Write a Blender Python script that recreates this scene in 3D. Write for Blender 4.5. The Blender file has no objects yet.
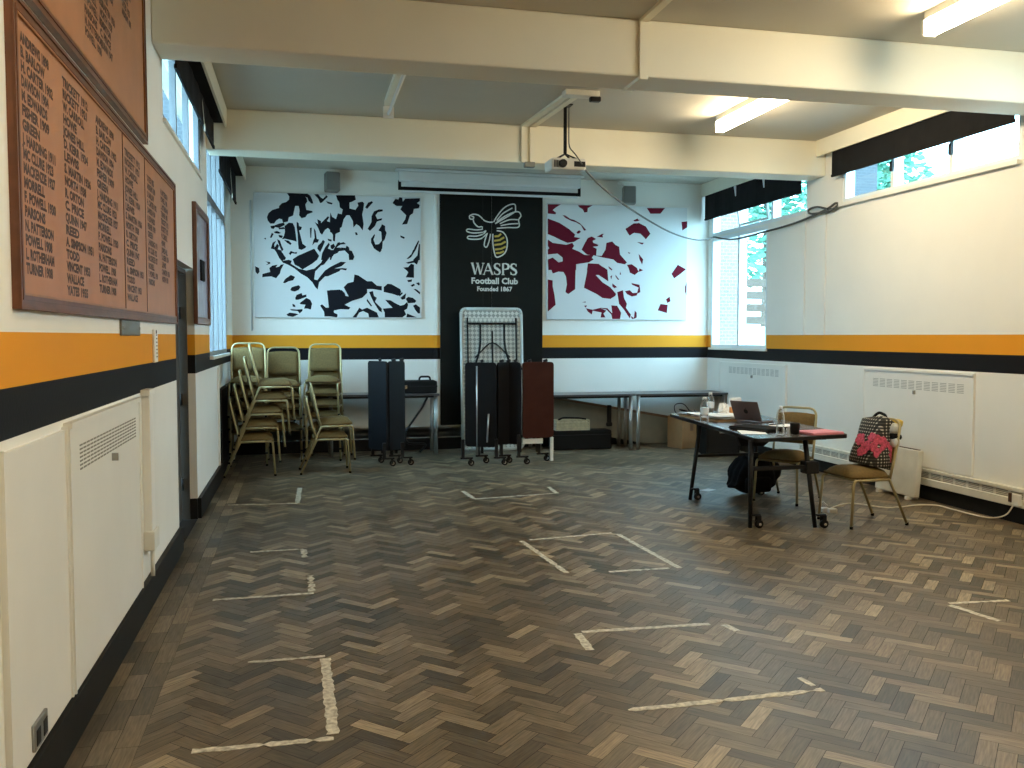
import bpy, bmesh, math, random
from mathutils import Vector, Matrix
R = math.radians
random.seed(7)
SC = bpy.context.scene
COL = SC.collection

# ------------------------------------------------------------------ materials
def newmat(name):
    m = bpy.data.materials.new(name); m.use_nodes = True
    nt = m.node_tree; b = nt.nodes['Principled BSDF']
    return m, nt, b

def mat(name, col, rough=.6, metal=0., var=.0, scale=8., bump=0., spec=.5, bscale=None):
    m, nt, b = newmat(name)
    b.inputs['Roughness'].default_value = rough
    b.inputs['Metallic'].default_value = metal
    b.inputs['Specular IOR Level'].default_value = spec
    b.inputs['Base Color'].default_value = (*col, 1)
    if var or bump:
        tc = nt.nodes.new('ShaderNodeTexCoord')
        nz = nt.nodes.new('ShaderNodeTexNoise'); nz.inputs['Scale'].default_value = scale
        nz.inputs['Detail'].default_value = 5
        nt.links.new(tc.outputs['Object'], nz.inputs['Vector'])
        if var:
            mr = nt.nodes.new('ShaderNodeMapRange')
            mr.inputs['From Min'].default_value = .25; mr.inputs['From Max'].default_value = .75
            mr.inputs['To Min'].default_value = 1 - var; mr.inputs['To Max'].default_value = 1 + var
            nt.links.new(nz.outputs['Fac'], mr.inputs['Value'])
            mx = nt.nodes.new('ShaderNodeMix'); mx.data_type = 'RGBA'; mx.blend_type = 'MULTIPLY'
            mx.inputs['Factor'].default_value = 1; mx.inputs['A'].default_value = (*col, 1)
            nt.links.new(mr.outputs['Result'], mx.inputs['B'])
            nt.links.new(mx.outputs['Result'], b.inputs['Base Color'])
        if bump:
            nb = nz
            if bscale:
                nb = nt.nodes.new('ShaderNodeTexNoise'); nb.inputs['Scale'].default_value = bscale
                nt.links.new(tc.outputs['Object'], nb.inputs['Vector'])
            bp = nt.nodes.new('ShaderNodeBump'); bp.inputs['Strength'].default_value = bump
            bp.inputs['Distance'].default_value = .01
            nt.links.new(nb.outputs['Fac'], bp.inputs['Height'])
            nt.links.new(bp.outputs['Normal'], b.inputs['Normal'])
    return m

WHITE = (.80, .79, .735)
ORANGE = (.72, .30, .022)
BLACKP = (.010, .010, .012)
def painted_wall():
    """white wall with the club's orange and black bands, painted at fixed heights"""
    m, nt, b = newmat('painted_wall')
    tc = nt.nodes.new('ShaderNodeTexCoord'); sx = nt.nodes.new('ShaderNodeSeparateXYZ')
    nt.links.new(tc.outputs['Object'], sx.inputs[0])
    dv = nt.nodes.new('ShaderNodeMath'); dv.operation = 'DIVIDE'; dv.inputs[1].default_value = 4
    nt.links.new(sx.outputs['Z'], dv.inputs[0])
    cr = nt.nodes.new('ShaderNodeValToRGB'); cr.color_ramp.interpolation = 'CONSTANT'
    e = cr.color_ramp.elements
    e[0].position = 0; e[0].color = (.77, .765, .72, 1)
    e[1].position = 1.226 / 4; e[1].color = (*BLACKP, 1)
    x = e.new(1.388 / 4); x.color = (*ORANGE, 1)
    x = e.new(1.55 / 4); x.color = (*WHITE, 1)
    nt.links.new(dv.outputs[0], cr.inputs['Fac'])
    nz = nt.nodes.new('ShaderNodeTexNoise'); nz.inputs['Scale'].default_value = 1.7; nz.inputs['Detail'].default_value = 6
    nt.links.new(tc.outputs['Object'], nz.inputs['Vector'])
    mr = nt.nodes.new('ShaderNodeMapRange'); mr.inputs['To Min'].default_value = .93; mr.inputs['To Max'].default_value = 1.05
    nt.links.new(nz.outputs['Fac'], mr.inputs['Value'])
    mx = nt.nodes.new('ShaderNodeMix'); mx.data_type = 'RGBA'; mx.blend_type = 'MULTIPLY'; mx.inputs['Factor'].default_value = 1
    nt.links.new(cr.outputs['Color'], mx.inputs['A']); nt.links.new(mr.outputs['Result'], mx.inputs['B'])
    nt.links.new(mx.outputs['Result'], b.inputs['Base Color'])
    n2 = nt.nodes.new('ShaderNodeTexNoise'); n2.inputs['Scale'].default_value = 60
    nt.links.new(tc.outputs['Object'], n2.inputs['Vector'])
    bp = nt.nodes.new('ShaderNodeBump'); bp.inputs['Strength'].default_value = .08; bp.inputs['Distance'].default_value = .01
    nt.links.new(n2.outputs['Fac'], bp.inputs['Height']); nt.links.new(bp.outputs['Normal'], b.inputs['Normal'])
    b.inputs['Roughness'].default_value = .62
    b.inputs['Specular IOR Level'].default_value = .12
    return m

def parquet():
    m, nt, b = newmat('parquet_block')
    at = nt.nodes.new('ShaderNodeAttribute'); at.attribute_name = 'block'
    tc = nt.nodes.new('ShaderNodeTexCoord')
    # grain runs along each block: the block attribute's alpha says which way
    uvn = nt.nodes.new('ShaderNodeUVMap'); uvn.uv_map = 'grain'
    mp = nt.nodes.new('ShaderNodeMapping'); mp.inputs['Scale'].default_value = (9, 120, 1)
    nt.links.new(uvn.outputs['UV'], mp.inputs['Vector'])
    gr = nt.nodes.new('ShaderNodeTexNoise'); gr.inputs['Scale'].default_value = 1; gr.inputs['Detail'].default_value = 4
    nt.links.new(mp.outputs['Vector'], gr.inputs['Vector'])
    mr = nt.nodes.new('ShaderNodeMapRange'); mr.inputs['From Min'].default_value = .3; mr.inputs['From Max'].default_value = .7
    mr.inputs['To Min'].default_value = .62; mr.inputs['To Max'].default_value = 1.35
    nt.links.new(gr.outputs['Fac'], mr.inputs['Value'])
    mx = nt.nodes.new('ShaderNodeMix'); mx.data_type = 'RGBA'; mx.blend_type = 'MULTIPLY'; mx.inputs['Factor'].default_value = 1
    nt.links.new(at.outputs['Color'], mx.inputs['A']); nt.links.new(mr.outputs['Result'], mx.inputs['B'])
    # broad wear and grime
    w = nt.nodes.new('ShaderNodeTexNoise'); w.inputs['Scale'].default_value = 1.1; w.inputs['Detail'].default_value = 6
    nt.links.new(tc.outputs['Object'], w.inputs['Vector'])
    m2 = nt.nodes.new('ShaderNodeMapRange'); m2.inputs['From Min'].default_value = .3; m2.inputs['From Max'].default_value = .7
    m2.inputs['To Min'].default_value = .78; m2.inputs['To Max'].default_value = 1.2
    nt.links.new(w.outputs['Fac'], m2.inputs['Value'])
    mx2 = nt.nodes.new('ShaderNodeMix'); mx2.data_type = 'RGBA'; mx2.blend_type = 'MULTIPLY'; mx2.inputs['Factor'].default_value = 1
    nt.links.new(mx.outputs['Result'], mx2.inputs['A']); nt.links.new(m2.outputs['Result'], mx2.inputs['B'])
    nt.links.new(mx2.outputs['Result'], b.inputs['Base Color'])
    m3 = nt.nodes.new('ShaderNodeMapRange'); m3.inputs['To Min'].default_value = .28; m3.inputs['To Max'].default_value = .52
    nt.links.new(w.outputs['Fac'], m3.inputs['Value']); nt.links.new(m3.outputs['Result'], b.inputs['Roughness'])
    b.inputs['Specular IOR Level'].default_value = .4
    return m

def glass_mat():
    m = bpy.data.materials.new('window_glass'); m.use_nodes = True
    nt = m.node_tree; nt.nodes.clear()
    o = nt.nodes.new('ShaderNodeOutputMaterial'); mx = nt.nodes.new('ShaderNodeMixShader')
    t = nt.nodes.new('ShaderNodeBsdfTransparent'); g = nt.nodes.new('ShaderNodeBsdfGlossy')
    g.inputs['Roughness'].default_value = .02
    t.inputs['Color'].default_value = (.93, .98, .98, 1)
    mx.inputs[0].default_value = .06
    nt.links.new(t.outputs[0], mx.inputs[1]); nt.links.new(g.outputs[0], mx.inputs[2]); nt.links.new(mx.outputs[0], o.inputs[0])
    return m

def clear_plastic():
    m = bpy.data.materials.new('clear_plastic'); m.use_nodes = True
    nt = m.node_tree; nt.nodes.clear()
    o = nt.nodes.new('ShaderNodeOutputMaterial'); mx = nt.nodes.new('ShaderNodeMixShader')
    t = nt.nodes.new('ShaderNodeBsdfTransparent'); g = nt.nodes.new('ShaderNodeBsdfPrincipled')
    g.inputs['Base Color'].default_value = (.8, .86, .9, 1); g.inputs['Roughness'].default_value = .08
    t.inputs['Color'].default_value = (.92, .95, .97, 1)
    fr = nt.nodes.new('ShaderNodeLayerWeight'); fr.inputs['Blend'].default_value = .35
    nt.links.new(fr.outputs['Facing'], mx.inputs[0])
    nt.links.new(t.outputs[0], mx.inputs[1]); nt.links.new(g.outputs[0], mx.inputs[2]); nt.links.new(mx.outputs[0], o.inputs[0])
    return m

def emit(name, col, s):
    m = bpy.data.materials.new(name); m.use_nodes = True
    nt = m.node_tree; nt.nodes.clear()
    o = nt.nodes.new('ShaderNodeOutputMaterial'); e = nt.nodes.new('ShaderNodeEmission')
    e.inputs['Color'].default_value = (*col, 1); e.inputs['Strength'].default_value = s
    nt.links.new(e.outputs[0], o.inputs[0]); return m

def brick(name, c1, c2, mortar, scale=4.5):
    m, nt, b = newmat(name)
    tc = nt.nodes.new('ShaderNodeTexCoord'); mp = nt.nodes.new('ShaderNodeMapping')
    mp.inputs['Rotation'].default_value = (R(90), 0, 0)
    bt = nt.nodes.new('ShaderNodeTexBrick'); bt.inputs['Scale'].default_value = scale
    bt.inputs['Color1'].default_value = (*c1, 1); bt.inputs['Color2'].default_value = (*c2, 1); bt.inputs['Mortar'].default_value = (*mortar, 1)
    bt.inputs['Mortar Size'].default_value = .03
    nt.links.new(tc.outputs['Object'], mp.inputs['Vector']); nt.links.new(mp.outputs['Vector'], bt.inputs['Vector'])
    nt.links.new(bt.outputs['Color'], b.inputs['Base Color']); b.inputs['Roughness'].default_value = .9
    return m

def tartan():
    m, nt, b = newmat('tartan_weave')
    tc = nt.nodes.new('ShaderNodeTexCoord'); sx = nt.nodes.new('ShaderNodeSeparateXYZ')
    nt.links.new(tc.outputs['Object'], sx.inputs[0])
    def stripes(sock, freq):
        mu = nt.nodes.new('ShaderNodeMath'); mu.operation = 'MULTIPLY'; mu.inputs[1].default_value = freq
        nt.links.new(sock, mu.inputs[0])
        f = nt.nodes.new('ShaderNodeMath'); f.operation = 'FRACT'; nt.links.new(mu.outputs[0], f.inputs[0])
        g = nt.nodes.new('ShaderNodeMath'); g.operation = 'GREATER_THAN'; g.inputs[1].default_value = .68
        nt.links.new(f.outputs[0], g.inputs[0]); return g
    xy = nt.nodes.new('ShaderNodeMath'); nt.links.new(sx.outputs['X'], xy.inputs[0]); nt.links.new(sx.outputs['Y'], xy.inputs[1])
    a = stripes(xy.outputs[0], 38); c = stripes(sx.outputs['Z'], 38)
    ad = nt.nodes.new('ShaderNodeMath'); ad.operation = 'ADD'
    nt.links.new(a.outputs[0], ad.inputs[0]); nt.links.new(c.outputs[0], ad.inputs[1])
    cr = nt.nodes.new('ShaderNodeValToRGB'); cr.color_ramp.interpolation = 'CONSTANT'
    e = cr.color_ramp.elements; e[0].color = (.008, .008, .008, 1); e[1].position = .3; e[1].color = (.05, .05, .045, 1)
    x = e.new(.8); x.color = (.6, .58, .5, 1)
    hv = nt.nodes.new('ShaderNodeMath'); hv.operation = 'MULTIPLY'; hv.inputs[1].default_value = .5
    nt.links.new(ad.outputs[0], hv.inputs[0]); nt.links.new(hv.outputs[0], cr.inputs['Fac'])
    nt.links.new(cr.outputs['Color'], b.inputs['Base Color']); b.inputs['Roughness'].default_value = .7
    return m

def lattice():
    """pale blow-moulded plastic with a moulded diamond texture"""
    m, nt, b = newmat('moulded_plastic')
    tc = nt.nodes.new('ShaderNodeTexCoord'); mp = nt.nodes.new('ShaderNodeMapping')
    mp.inputs['Rotation'].default_value = (0, R(45), 0); mp.inputs['Scale'].default_value = (24, 24, 24)
    nt.links.new(tc.outputs['Object'], mp.inputs['Vector'])
    ck = nt.nodes.new('ShaderNodeTexChecker'); ck.inputs['Scale'].default_value = 1
    ck.inputs['Color1'].default_value = (.60, .60, .55, 1); ck.inputs['Color2'].default_value = (.27, .28, .26, 1)
    nt.links.new(mp.outputs['Vector'], ck.inputs['Vector'])
    nt.links.new(ck.outputs['Color'], b.inputs['Base Color']); b.inputs['Roughness'].default_value = .5
    return m

M = {}
M['wall'] = painted_wall()
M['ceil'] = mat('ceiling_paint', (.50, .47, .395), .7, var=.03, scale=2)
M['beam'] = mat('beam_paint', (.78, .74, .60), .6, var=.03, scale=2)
M['parquet'] = parquet()
M['subfloor'] = mat('bitumen_bed', (.012, .009, .007), .8)
M['skirt'] = mat('black_skirting_paint', (.009, .009, .009), .5, var=.3, spec=.2)
M['white'] = mat('white_gloss_paint', (.78, .77, .72), .4, var=.03, scale=3)
M['whitep'] = mat('white_plastic', (.75, .74, .70), .4)
M['dirtyw'] = mat('worn_white_paint', (.66, .64, .56), .5, var=.12, scale=6)
M['frame'] = mat('window_frame_paint', (.72, .78, .80), .4)
M['frame_dim'] = mat('dimmed_window_frame', (.15, .155, .165), .45)  # frame paint darkened so daylight on the left frames looks dimmer
M['glass'] = glass_mat()
M['blind'] = mat('black_blind_cloth', (.012, .012, .013), .8, spec=.1, var=.2)
M['wood'] = mat('mahogany_frame', (.13, .045, .018), .38, var=.25, scale=14)
M['woodl'] = mat('gilt_edge_wood', (.30, .12, .035), .35, var=.2, scale=14)
M['panel'] = mat('veneer_panel', (.42, .185, .085), .45, var=.10, scale=5)
M['letter'] = mat('dark_lettering', (.06, .022, .010), .5)
M['groove'] = mat('dark_groove', (.05, .02, .01), .6)
M['brass'] = mat('dull_metal_plaque', (.20, .19, .16), .4, .6)
M['door'] = mat('door_paint', (.055, .05, .042), .5, var=.1)
M['slot'] = mat('vent_slot', (.20, .19, .16), .7)
M['slotg'] = mat('vent_grille', (.36, .36, .34), .6)
M['chairm'] = mat('champagne_metal', (.40, .335, .175), .38, .5, var=.06)
M['fabric'] = mat('olive_gold_fabric', (.125, .080, .022), .85, var=.2, scale=50, bump=.2, bscale=300)
M['black'] = mat('black_metal', (.008, .008, .009), .45, .0, spec=.25)
M['rubber'] = mat('black_rubber', (.008, .008, .008), .7, spec=.15)
M['grey'] = mat('grey_metal', (.38, .38, .36), .35, .8)
M['steel'] = mat('chrome', (.65, .65, .63), .2, 1)
M['lam'] = mat('dark_laminate', (.055, .055, .06), .30, var=.1)
M['lamtop'] = mat('grey_laminate', (.085, .08, .09), .27, var=.08)
M['darklam'] = mat('black_laminate', (.006, .005, .005), .55, var=.1, spec=.12)
M['litlam'] = mat('lit_leaf_laminate', (.008, .008, .0095), .5, var=.1, spec=.12)  # black laminate lightened for the leaf angled toward the light
M['redlam'] = mat('mahogany_laminate', (.045, .013, .009), .42, var=.15, spec=.12)
M['lattice'] = lattice()
M['canvas'] = mat('white_canvas', (.62, .64, .64), .8, bump=.1, bscale=400)
M['inkb'] = mat('black_print', (.010, .010, .014), .8, spec=.1)
M['inkr'] = mat('maroon_print', (.125, .008, .020), .8, spec=.1)
M['banner'] = mat('black_banner', (.007, .008, .007), .6, var=.1, spec=.12)
M['bwhite'] = mat('white_print', (.66, .66, .60), .6)
M['byel'] = mat('yellow_print', (.50, .36, .06), .6)
M['spk'] = mat('grey_speaker_case', (.20, .20, .18), .6)
M['proj'] = mat('projector_case', (.62, .60, .54), .45)
M['screenc'] = mat('screen_case', (.62, .64, .64), .45)
M['bcloth'] = mat('black_cloth', (.006, .006, .007), .9, spec=.15, var=.3, scale=20, bump=.5, bscale=30)
M['card'] = mat('cardboard', (.28, .17, .08), .85, var=.08)
M['card2'] = mat('dark_cardboard', (.13, .07, .035), .85, var=.08)
M['paper'] = mat('white_paper', (.80, .80, .80), .7)
M['pink'] = mat('pink_card', (.62, .21, .26), .6)
M['pinkf'] = mat('pink_flower_print', (.50, .07, .13), .7, var=.6, scale=60)
M['yellow'] = mat('yellow_cloth', (.62, .45, .08), .7)
M['silver'] = mat('silver_lining', (.65, .65, .62), .3, .6)
M['orange'] = mat('orange_packet', (.75, .33, .12), .6)
M['alu'] = mat('brown_grey_aluminium', (.15, .108, .10), .35, .35)
M['clear'] = clear_plastic()
M['label'] = mat('bottle_label', (.72, .80, .88), .5)
M['cream'] = mat('cream_plastic', (.55, .52, .36), .6, var=.2, scale=20)
M['tape'] = mat('worn_tape', (.50, .47, .39), .7, var=.5, scale=38)
M['olive'] = mat('board_underside', (.20, .19, .15), .7, var=.1)
M['tan'] = mat('wooden_edge', (.15, .085, .05), .5)
M['tartan'] = tartan()
M['light'] = emit('fluorescent_tube', (1.0, .82, .54), 64)
M['cable'] = mat('grey_cable', (.07, .07, .065), .6)
M['wcable'] = mat('white_cable', (.72, .68, .58), .5)
M['brick'] = brick('brown_brick', (.17, .135, .12), (.13, .105, .095), (.26, .26, .25))
M['greybrick'] = brick('blue_grey_brick', (.050, .056, .064), (.042, .047, .054), (.07, .075, .08))
M['render'] = mat('pale_render', (.65, .65, .62), .9)
M['leaf'] = mat('leaf_green', (.13, .33, .24), .8, var=.3, scale=3)
M['bark'] = mat('bark', (.10, .07, .05), .9)
M['grass'] = mat('paving_ground', (.40, .40, .37), .95, var=.1)

# ------------------------------------------------------------------ mesh builder
class MB:
    def __init__(s): s.bm = bmesh.new(); s.mi = 0
    def _new(s, verts):
        f0 = set()
        for v in verts:
            for f in v.link_faces: f0.add(f)
        for f in f0: f.material_index = s.mi
    def box(s, x0, x1, y0, y1, z0, z1, bev=0., mtx=None, seg=2):
        r = bmesh.ops.create_cube(s.bm, size=1)
        vs = r['verts']
        for v in vs:
            v.co = Vector(((x0 + x1) / 2 + v.co.x * (x1 - x0), (y0 + y1) / 2 + v.co.y * (y1 - y0), (z0 + z1) / 2 + v.co.z * (z1 - z0)))
        if bev:
            es = list({e for v in vs for e in v.link_edges})
            rr = bmesh.ops.bevel(s.bm, geom=es, offset=bev, segments=seg, profile=.5, affect='EDGES')
            vs = list({v for f in rr['faces'] for v in f.verts} | {v for v in vs if v.is_valid})
        if mtx is not None:
            for v in vs: v.co = mtx @ v.co
        s._new(vs); return s
    def tube(s, pts, r, seg=8, cap=True):
        pts = [Vector(p) for p in pts]; n = len(pts); rings = []
        up = Vector((0, 0, 1))
        prev = None
        for i, p in enumerate(pts):
            if i == 0: t = pts[1] - p
            elif i == n - 1: t = p - pts[i - 1]
            else: t = (pts[i + 1] - p).normalized() + (p - pts[i - 1]).normalized()
            t = t.normalized() if t.length > 1e-9 else Vector((0, 0, 1))
            if prev is None:
                a = t.cross(up)
                if a.length < 1e-3: a = t.cross(Vector((1, 0, 0)))
            else:
                a = prev - t * prev.dot(t)
                if a.length < 1e-4: a = t.cross(up) if t.cross(up).length > 1e-3 else t.cross(Vector((1, 0, 0)))
            a.normalize(); b = t.cross(a).normalized(); prev = a
            rr = r[i] if isinstance(r, (list, tuple)) else r
            rings.append([s.bm.verts.new(p + (a * math.cos(2 * math.pi * k / seg) + b * math.sin(2 * math.pi * k / seg)) * rr) for k in range(seg)])
        for i in range(n - 1):
            for k in range(seg):
                f = s.bm.faces.new((rings[i][k], rings[i][(k + 1) % seg], rings[i + 1][(k + 1) % seg], rings[i + 1][k])); f.material_index = s.mi; f.smooth = True
        if cap:
            for ring in (rings[0], rings[-1]):
                try: f = s.bm.faces.new(ring); f.material_index = s.mi
                except ValueError: pass
        return s
    def lathe(s, prof, cx=0, cy=0, cz=0, seg=16):
        rings = []
        for (r, z) in prof:
            rings.append([s.bm.verts.new((cx + max(r, 1e-4) * math.cos(2 * math.pi * k / seg), cy + max(r, 1e-4) * math.sin(2 * math.pi * k / seg), cz + z)) for k in range(seg)])
        for i in range(len(rings) - 1):
            for k in range(seg):
                f = s.bm.faces.new((rings[i][k], rings[i][(k + 1) % seg], rings[i + 1][(k + 1) % seg], rings[i + 1][k])); f.material_index = s.mi; f.smooth = True
        for ring in (rings[0], rings[-1]):
            f = s.bm.faces.new(ring); f.material_index = s.mi
        return s
    def prism(s, pts, d, mtx=None):
        """polygon pts (3D) extruded by vector d"""
        d = Vector(d); a = [s.bm.verts.new(Vector(p)) for p in pts]; b = [s.bm.verts.new(Vector(p) + d) for p in pts]
        fs = [s.bm.faces.new(a), s.bm.faces.new(b[::-1])]
        n = len(a)
        for i in range(n): fs.append(s.bm.faces.new((a[i], b[i], b[(i + 1) % n], a[(i + 1) % n])))
        for f in fs: f.material_index = s.mi
        if mtx is not None:
            for v in a + b: v.co = mtx @ v.co
        return s
    def flatpoly(s, pts, ax=(0, 2)):
        """concave flat outline, triangulated"""
        from mathutils.geometry import tessellate_polygon
        v = [Vector(p) for p in pts]; vs = [s.bm.verts.new(p) for p in v]
        for tri in tessellate_polygon([[Vector((p[ax[0]], p[ax[1]], 0)) for p in v]]):
            f = s.bm.faces.new([vs[i] for i in tri]); f.material_index = s.mi
    def poly(s, pts):
        f = s.bm.faces.new([s.bm.verts.new(Vector(p)) for p in pts]); f.material_index = s.mi; return f
    def ribbon(s, pts, w, nrm, lift=0.):
        """flat stroke of width w along a polyline lying in the plane with normal nrm"""
        nrm = Vector(nrm); pts = [Vector(p) for p in pts]; L, Rr = [], []
        for i, p in enumerate(pts):
            t = (pts[min(i + 1, len(pts) - 1)] - pts[max(i - 1, 0)]).normalized()
            ww = w[i] if isinstance(w, (list, tuple)) else w
            sd = t.cross(nrm).normalized() * ww / 2
            L.append(s.bm.verts.new(p + sd + nrm * lift)); Rr.append(s.bm.verts.new(p - sd + nrm * lift))
        for i in range(len(pts) - 1):
            f = s.bm.faces.new((L[i], L[i + 1], Rr[i + 1], Rr[i])); f.material_index = s.mi
        return s
    def xf(s, m):
        for v in s.bm.verts: v.co = m @ v.co
        return s
    def build(s, name, mats, parent=None, smooth=False, tri=False, normals=True):
        if normals: bmesh.ops.recalc_face_normals(s.bm, faces=s.bm.faces)
        if tri: bmesh.ops.triangulate(s.bm, faces=[f for f in s.bm.faces if len(f.verts) > 4], ngon_method='EAR_CLIP')
        me = bpy.data.meshes.new(name); 
        if smooth:
            for f in s.bm.faces: f.smooth = True
        s.bm.to_mesh(me); s.bm.free()
        for m in (mats if isinstance(mats, (list, tuple)) else [mats]): me.materials.append(m)
        o = bpy.data.objects.new(name, me); COL.objects.link(o)
        if parent is not None: o.parent = parent
        return o

def tag(o, label=None, cat=None, group=None, kind=None):
    if label: o['label'] = label
    if cat: o['category'] = cat
    if group: o['group'] = group
    if kind: o['kind'] = kind
    return o
def thing(name, label, cat, loc=(0, 0, 0), rz=0., group=None, kind=None):
    o = bpy.data.objects.new(name, None); COL.objects.link(o); o.empty_display_size = .1
    o.location = loc; o.rotation_euler = (0, 0, rz)
    return tag(o, label, cat, group, kind)
def struct(o, label, cat): return tag(o, label, cat, None, 'structure')
def dup(root, loc, rz, label):
    r = root.copy(); COL.objects.link(r); r.location = loc; r.rotation_euler = (0, 0, rz); r['label'] = label
    for ch in list(root.children):
        c = ch.copy(); COL.objects.link(c); c.parent = r
        for g in list(ch.children):
            d = g.copy(); COL.objects.link(d); d.parent = c
    return r
def arc(c, r, a0, a1, n, u, v):
    c, u, v = Vector(c), Vector(u), Vector(v)
    return [c + (u * math.cos(a0 + (a1 - a0) * i / n) + v * math.sin(a0 + (a1 - a0) * i / n)) * r for i in range(n + 1)]
def bend(pts, r, n=4):
    """round the corners of a polyline"""
    pts = [Vector(p) for p in pts]; out = [pts[0]]
    for i in range(1, len(pts) - 1):
        a = (pts[i - 1] - pts[i]); b = (pts[i + 1] - pts[i]); k = min(r, a.length * .49, b.length * .49)
        p0 = pts[i] + a.normalized() * k; p1 = pts[i] + b.normalized() * k
        for j in range(n + 1):
            t = j / n; out.append(p0.lerp(pts[i], t).lerp(pts[i].lerp(p1, t), t))
    out.append(pts[-1]); return out
def text_mesh(mb, body, size, origin, ux, uy, align='LEFT', width=None, spacing=1., bold=0.):
    """letters as flat faces in the plane spanned by ux, uy"""
    cu = bpy.data.curves.new('lettering_curve', 'FONT'); cu.body = body; cu.size = size; cu.align_x = align; cu.space_character = spacing
    cu.resolution_u = 2; cu.offset = bold
    ob = bpy.data.objects.new('lettering_curve', cu); COL.objects.link(ob)
    me = bpy.data.meshes.new_from_object(ob.evaluated_get(bpy.context.evaluated_depsgraph_get()))
    bpy.data.objects.remove(ob); bpy.data.curves.remove(cu)
    ux, uy, o = Vector(ux), Vector(uy), Vector(origin)
    sx = 1.
    if width and len(me.vertices):
        xs = [v.co.x for v in me.vertices]; sx = width / max(1e-6, max(xs) - min(xs))
    vs = [mb.bm.verts.new(o + ux * v.co.x * sx + uy * v.co.y) for v in me.vertices]
    for p in me.polygons:
        try: f = mb.bm.faces.new([vs[i] for i in p.vertices]); f.material_index = mb.mi
        except ValueError: pass
    bpy.data.meshes.remove(me)

XL, XR, YB, YF, ZC = -.88, 5.78, 12.2, -3.0, 3.74

# ------------------------------------------------------------------ camera
cam = bpy.data.cameras.new('camera'); co = bpy.data.objects.new('camera', cam); COL.objects.link(co)
cam.sensor_fit = 'HORIZONTAL'; cam.sensor_width = 36; cam.lens = 900 / 1024 * 36; cam.clip_start = .05; cam.clip_end = 200
co.location = (0, 0, 1.55); co.rotation_euler = (R(90 - 3.0529), 0, R(-13.116))
SC.camera = co

# ------------------------------------------------------------------ floor of herringbone blocks
def clip_poly(poly, x0, x1, y0, y1):
    def cl(p, inside, inter):
        out = []
        for i in range(len(p)):
            a, b = p[i - 1], p[i]
            if inside(b):
                if not inside(a): out.append(inter(a, b))
                out.append(b)
            elif inside(a): out.append(inter(a, b))
        return out
    def ix(x): return lambda a, b: (x, a[1] + (b[1] - a[1]) * (x - a[0]) / (b[0] - a[0]))
    def iy(y): return lambda a, b: (a[0] + (b[0] - a[0]) * (y - a[1]) / (b[1] - a[1]), y)
    for ins, it in ((lambda q: q[0] >= x0, ix(x0)), (lambda q: q[0] <= x1, ix(x1)), (lambda q: q[1] >= y0, iy(y0)), (lambda q: q[1] <= y1, iy(y1))):
        if not poly: return poly
        poly = cl(poly, ins, it)
    return poly
def make_floor():
    L, W, g = .238, .068, .0010
    polys = []
    c = math.sqrt(.5)
    def room(u, v): return (c * u - c * v + 2.4, c * u + c * v + 4.6)
    N = 190
    rnd = random.Random(3)
    bx0, bx1, by0, by1 = -.62, XR, YF, YB
    for k in range(-N, N):
        for j in range(-32, 33):
            u0, v0 = k * W + j * L, k * W - j * L
            for (ru0, ru1, rv0, rv1, hz) in ((u0, u0 + L, v0, v0 + W, 1), (u0 + L, u0 + L + W, v0 + W - L, v0 + W, 0)):
                cx, cy = room((ru0 + ru1) / 2, (rv0 + rv1) / 2)
                if cx < bx0 - .2 or cx > bx1 + .2 or cy < by0 - .2 or cy > by1 + .2: continue
                q = [room(ru0 + g, rv0 + g), room(ru1 - g, rv0 + g), room(ru1 - g, rv1 - g), room(ru0 + g, rv1 - g)]
                q = clip_poly(q, bx0, bx1, by0, by1)
                if len(q) >= 3: polys.append((q, hz))
    # straight border blocks along the left wall
    for i, (x0, x1) in enumerate(((-.88, -.79), (-.79, -.705), (-.705, -.62))):
        y = YF + i * .13
        while y < YB:
            y1 = min(y + .30, YB); polys.append(([(x0 + g, y + g), (x1 - g, y + g), (x1 - g, y1 - g), (x0 + g, y1 - g)], 2)); y += .30
    bm = bmesh.new()
    col = bm.loops.layers.float_color.new('block'); uv = bm.loops.layers.uv.new('grain')
    tones = [(.056, .044, .032), (.074, .058, .042), (.096, .075, .054), (.045, .036, .027), (.122, .097, .070), (.150, .121, .088), (.065, .050, .036), (.084, .067, .049), (.034, .028, .022)]
    wts = [5, 5, 5, 4.5, 4, 2.4, 5, 4, 3]
    for q, hz in polys:
        f = bm.faces.new([bm.verts.new((x, y, 0)) for x, y in q])
        t = rnd.choices(tones, wts)[0]; s = rnd.uniform(.85, 1.18) * 1.66
        ox, oy = rnd.uniform(0, 50), rnd.uniform(0, 50)
        for lp in f.loops:
            lp[col] = (t[0] * s * 1.03, t[1] * s, t[2] * s * .88, 1)
            x, y = lp.vert.co.x, lp.vert.co.y
            a, b = (c * x + c * y, -c * x + c * y) if hz == 1 else ((-c * x + c * y, c * x + c * y) if hz == 0 else (y, x))
            lp[uv].uv = (a + ox, b + oy)
    me = bpy.data.meshes.new('floor'); bm.to_mesh(me); bm.free(); me.materials.append(M['parquet'])
    o = bpy.data.objects.new('floor', me); COL.objects.link(o)
    struct(o, 'dark brown herringbone parquet floor of worn wooden blocks', 'floor')
    b = MB().box(XL - .3, XR + .3, YF - .3, YB + .3, -.12, -.003).build('subfloor', M['subfloor'], o)
    b['kind'] = 'structure'
make_floor()
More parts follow.
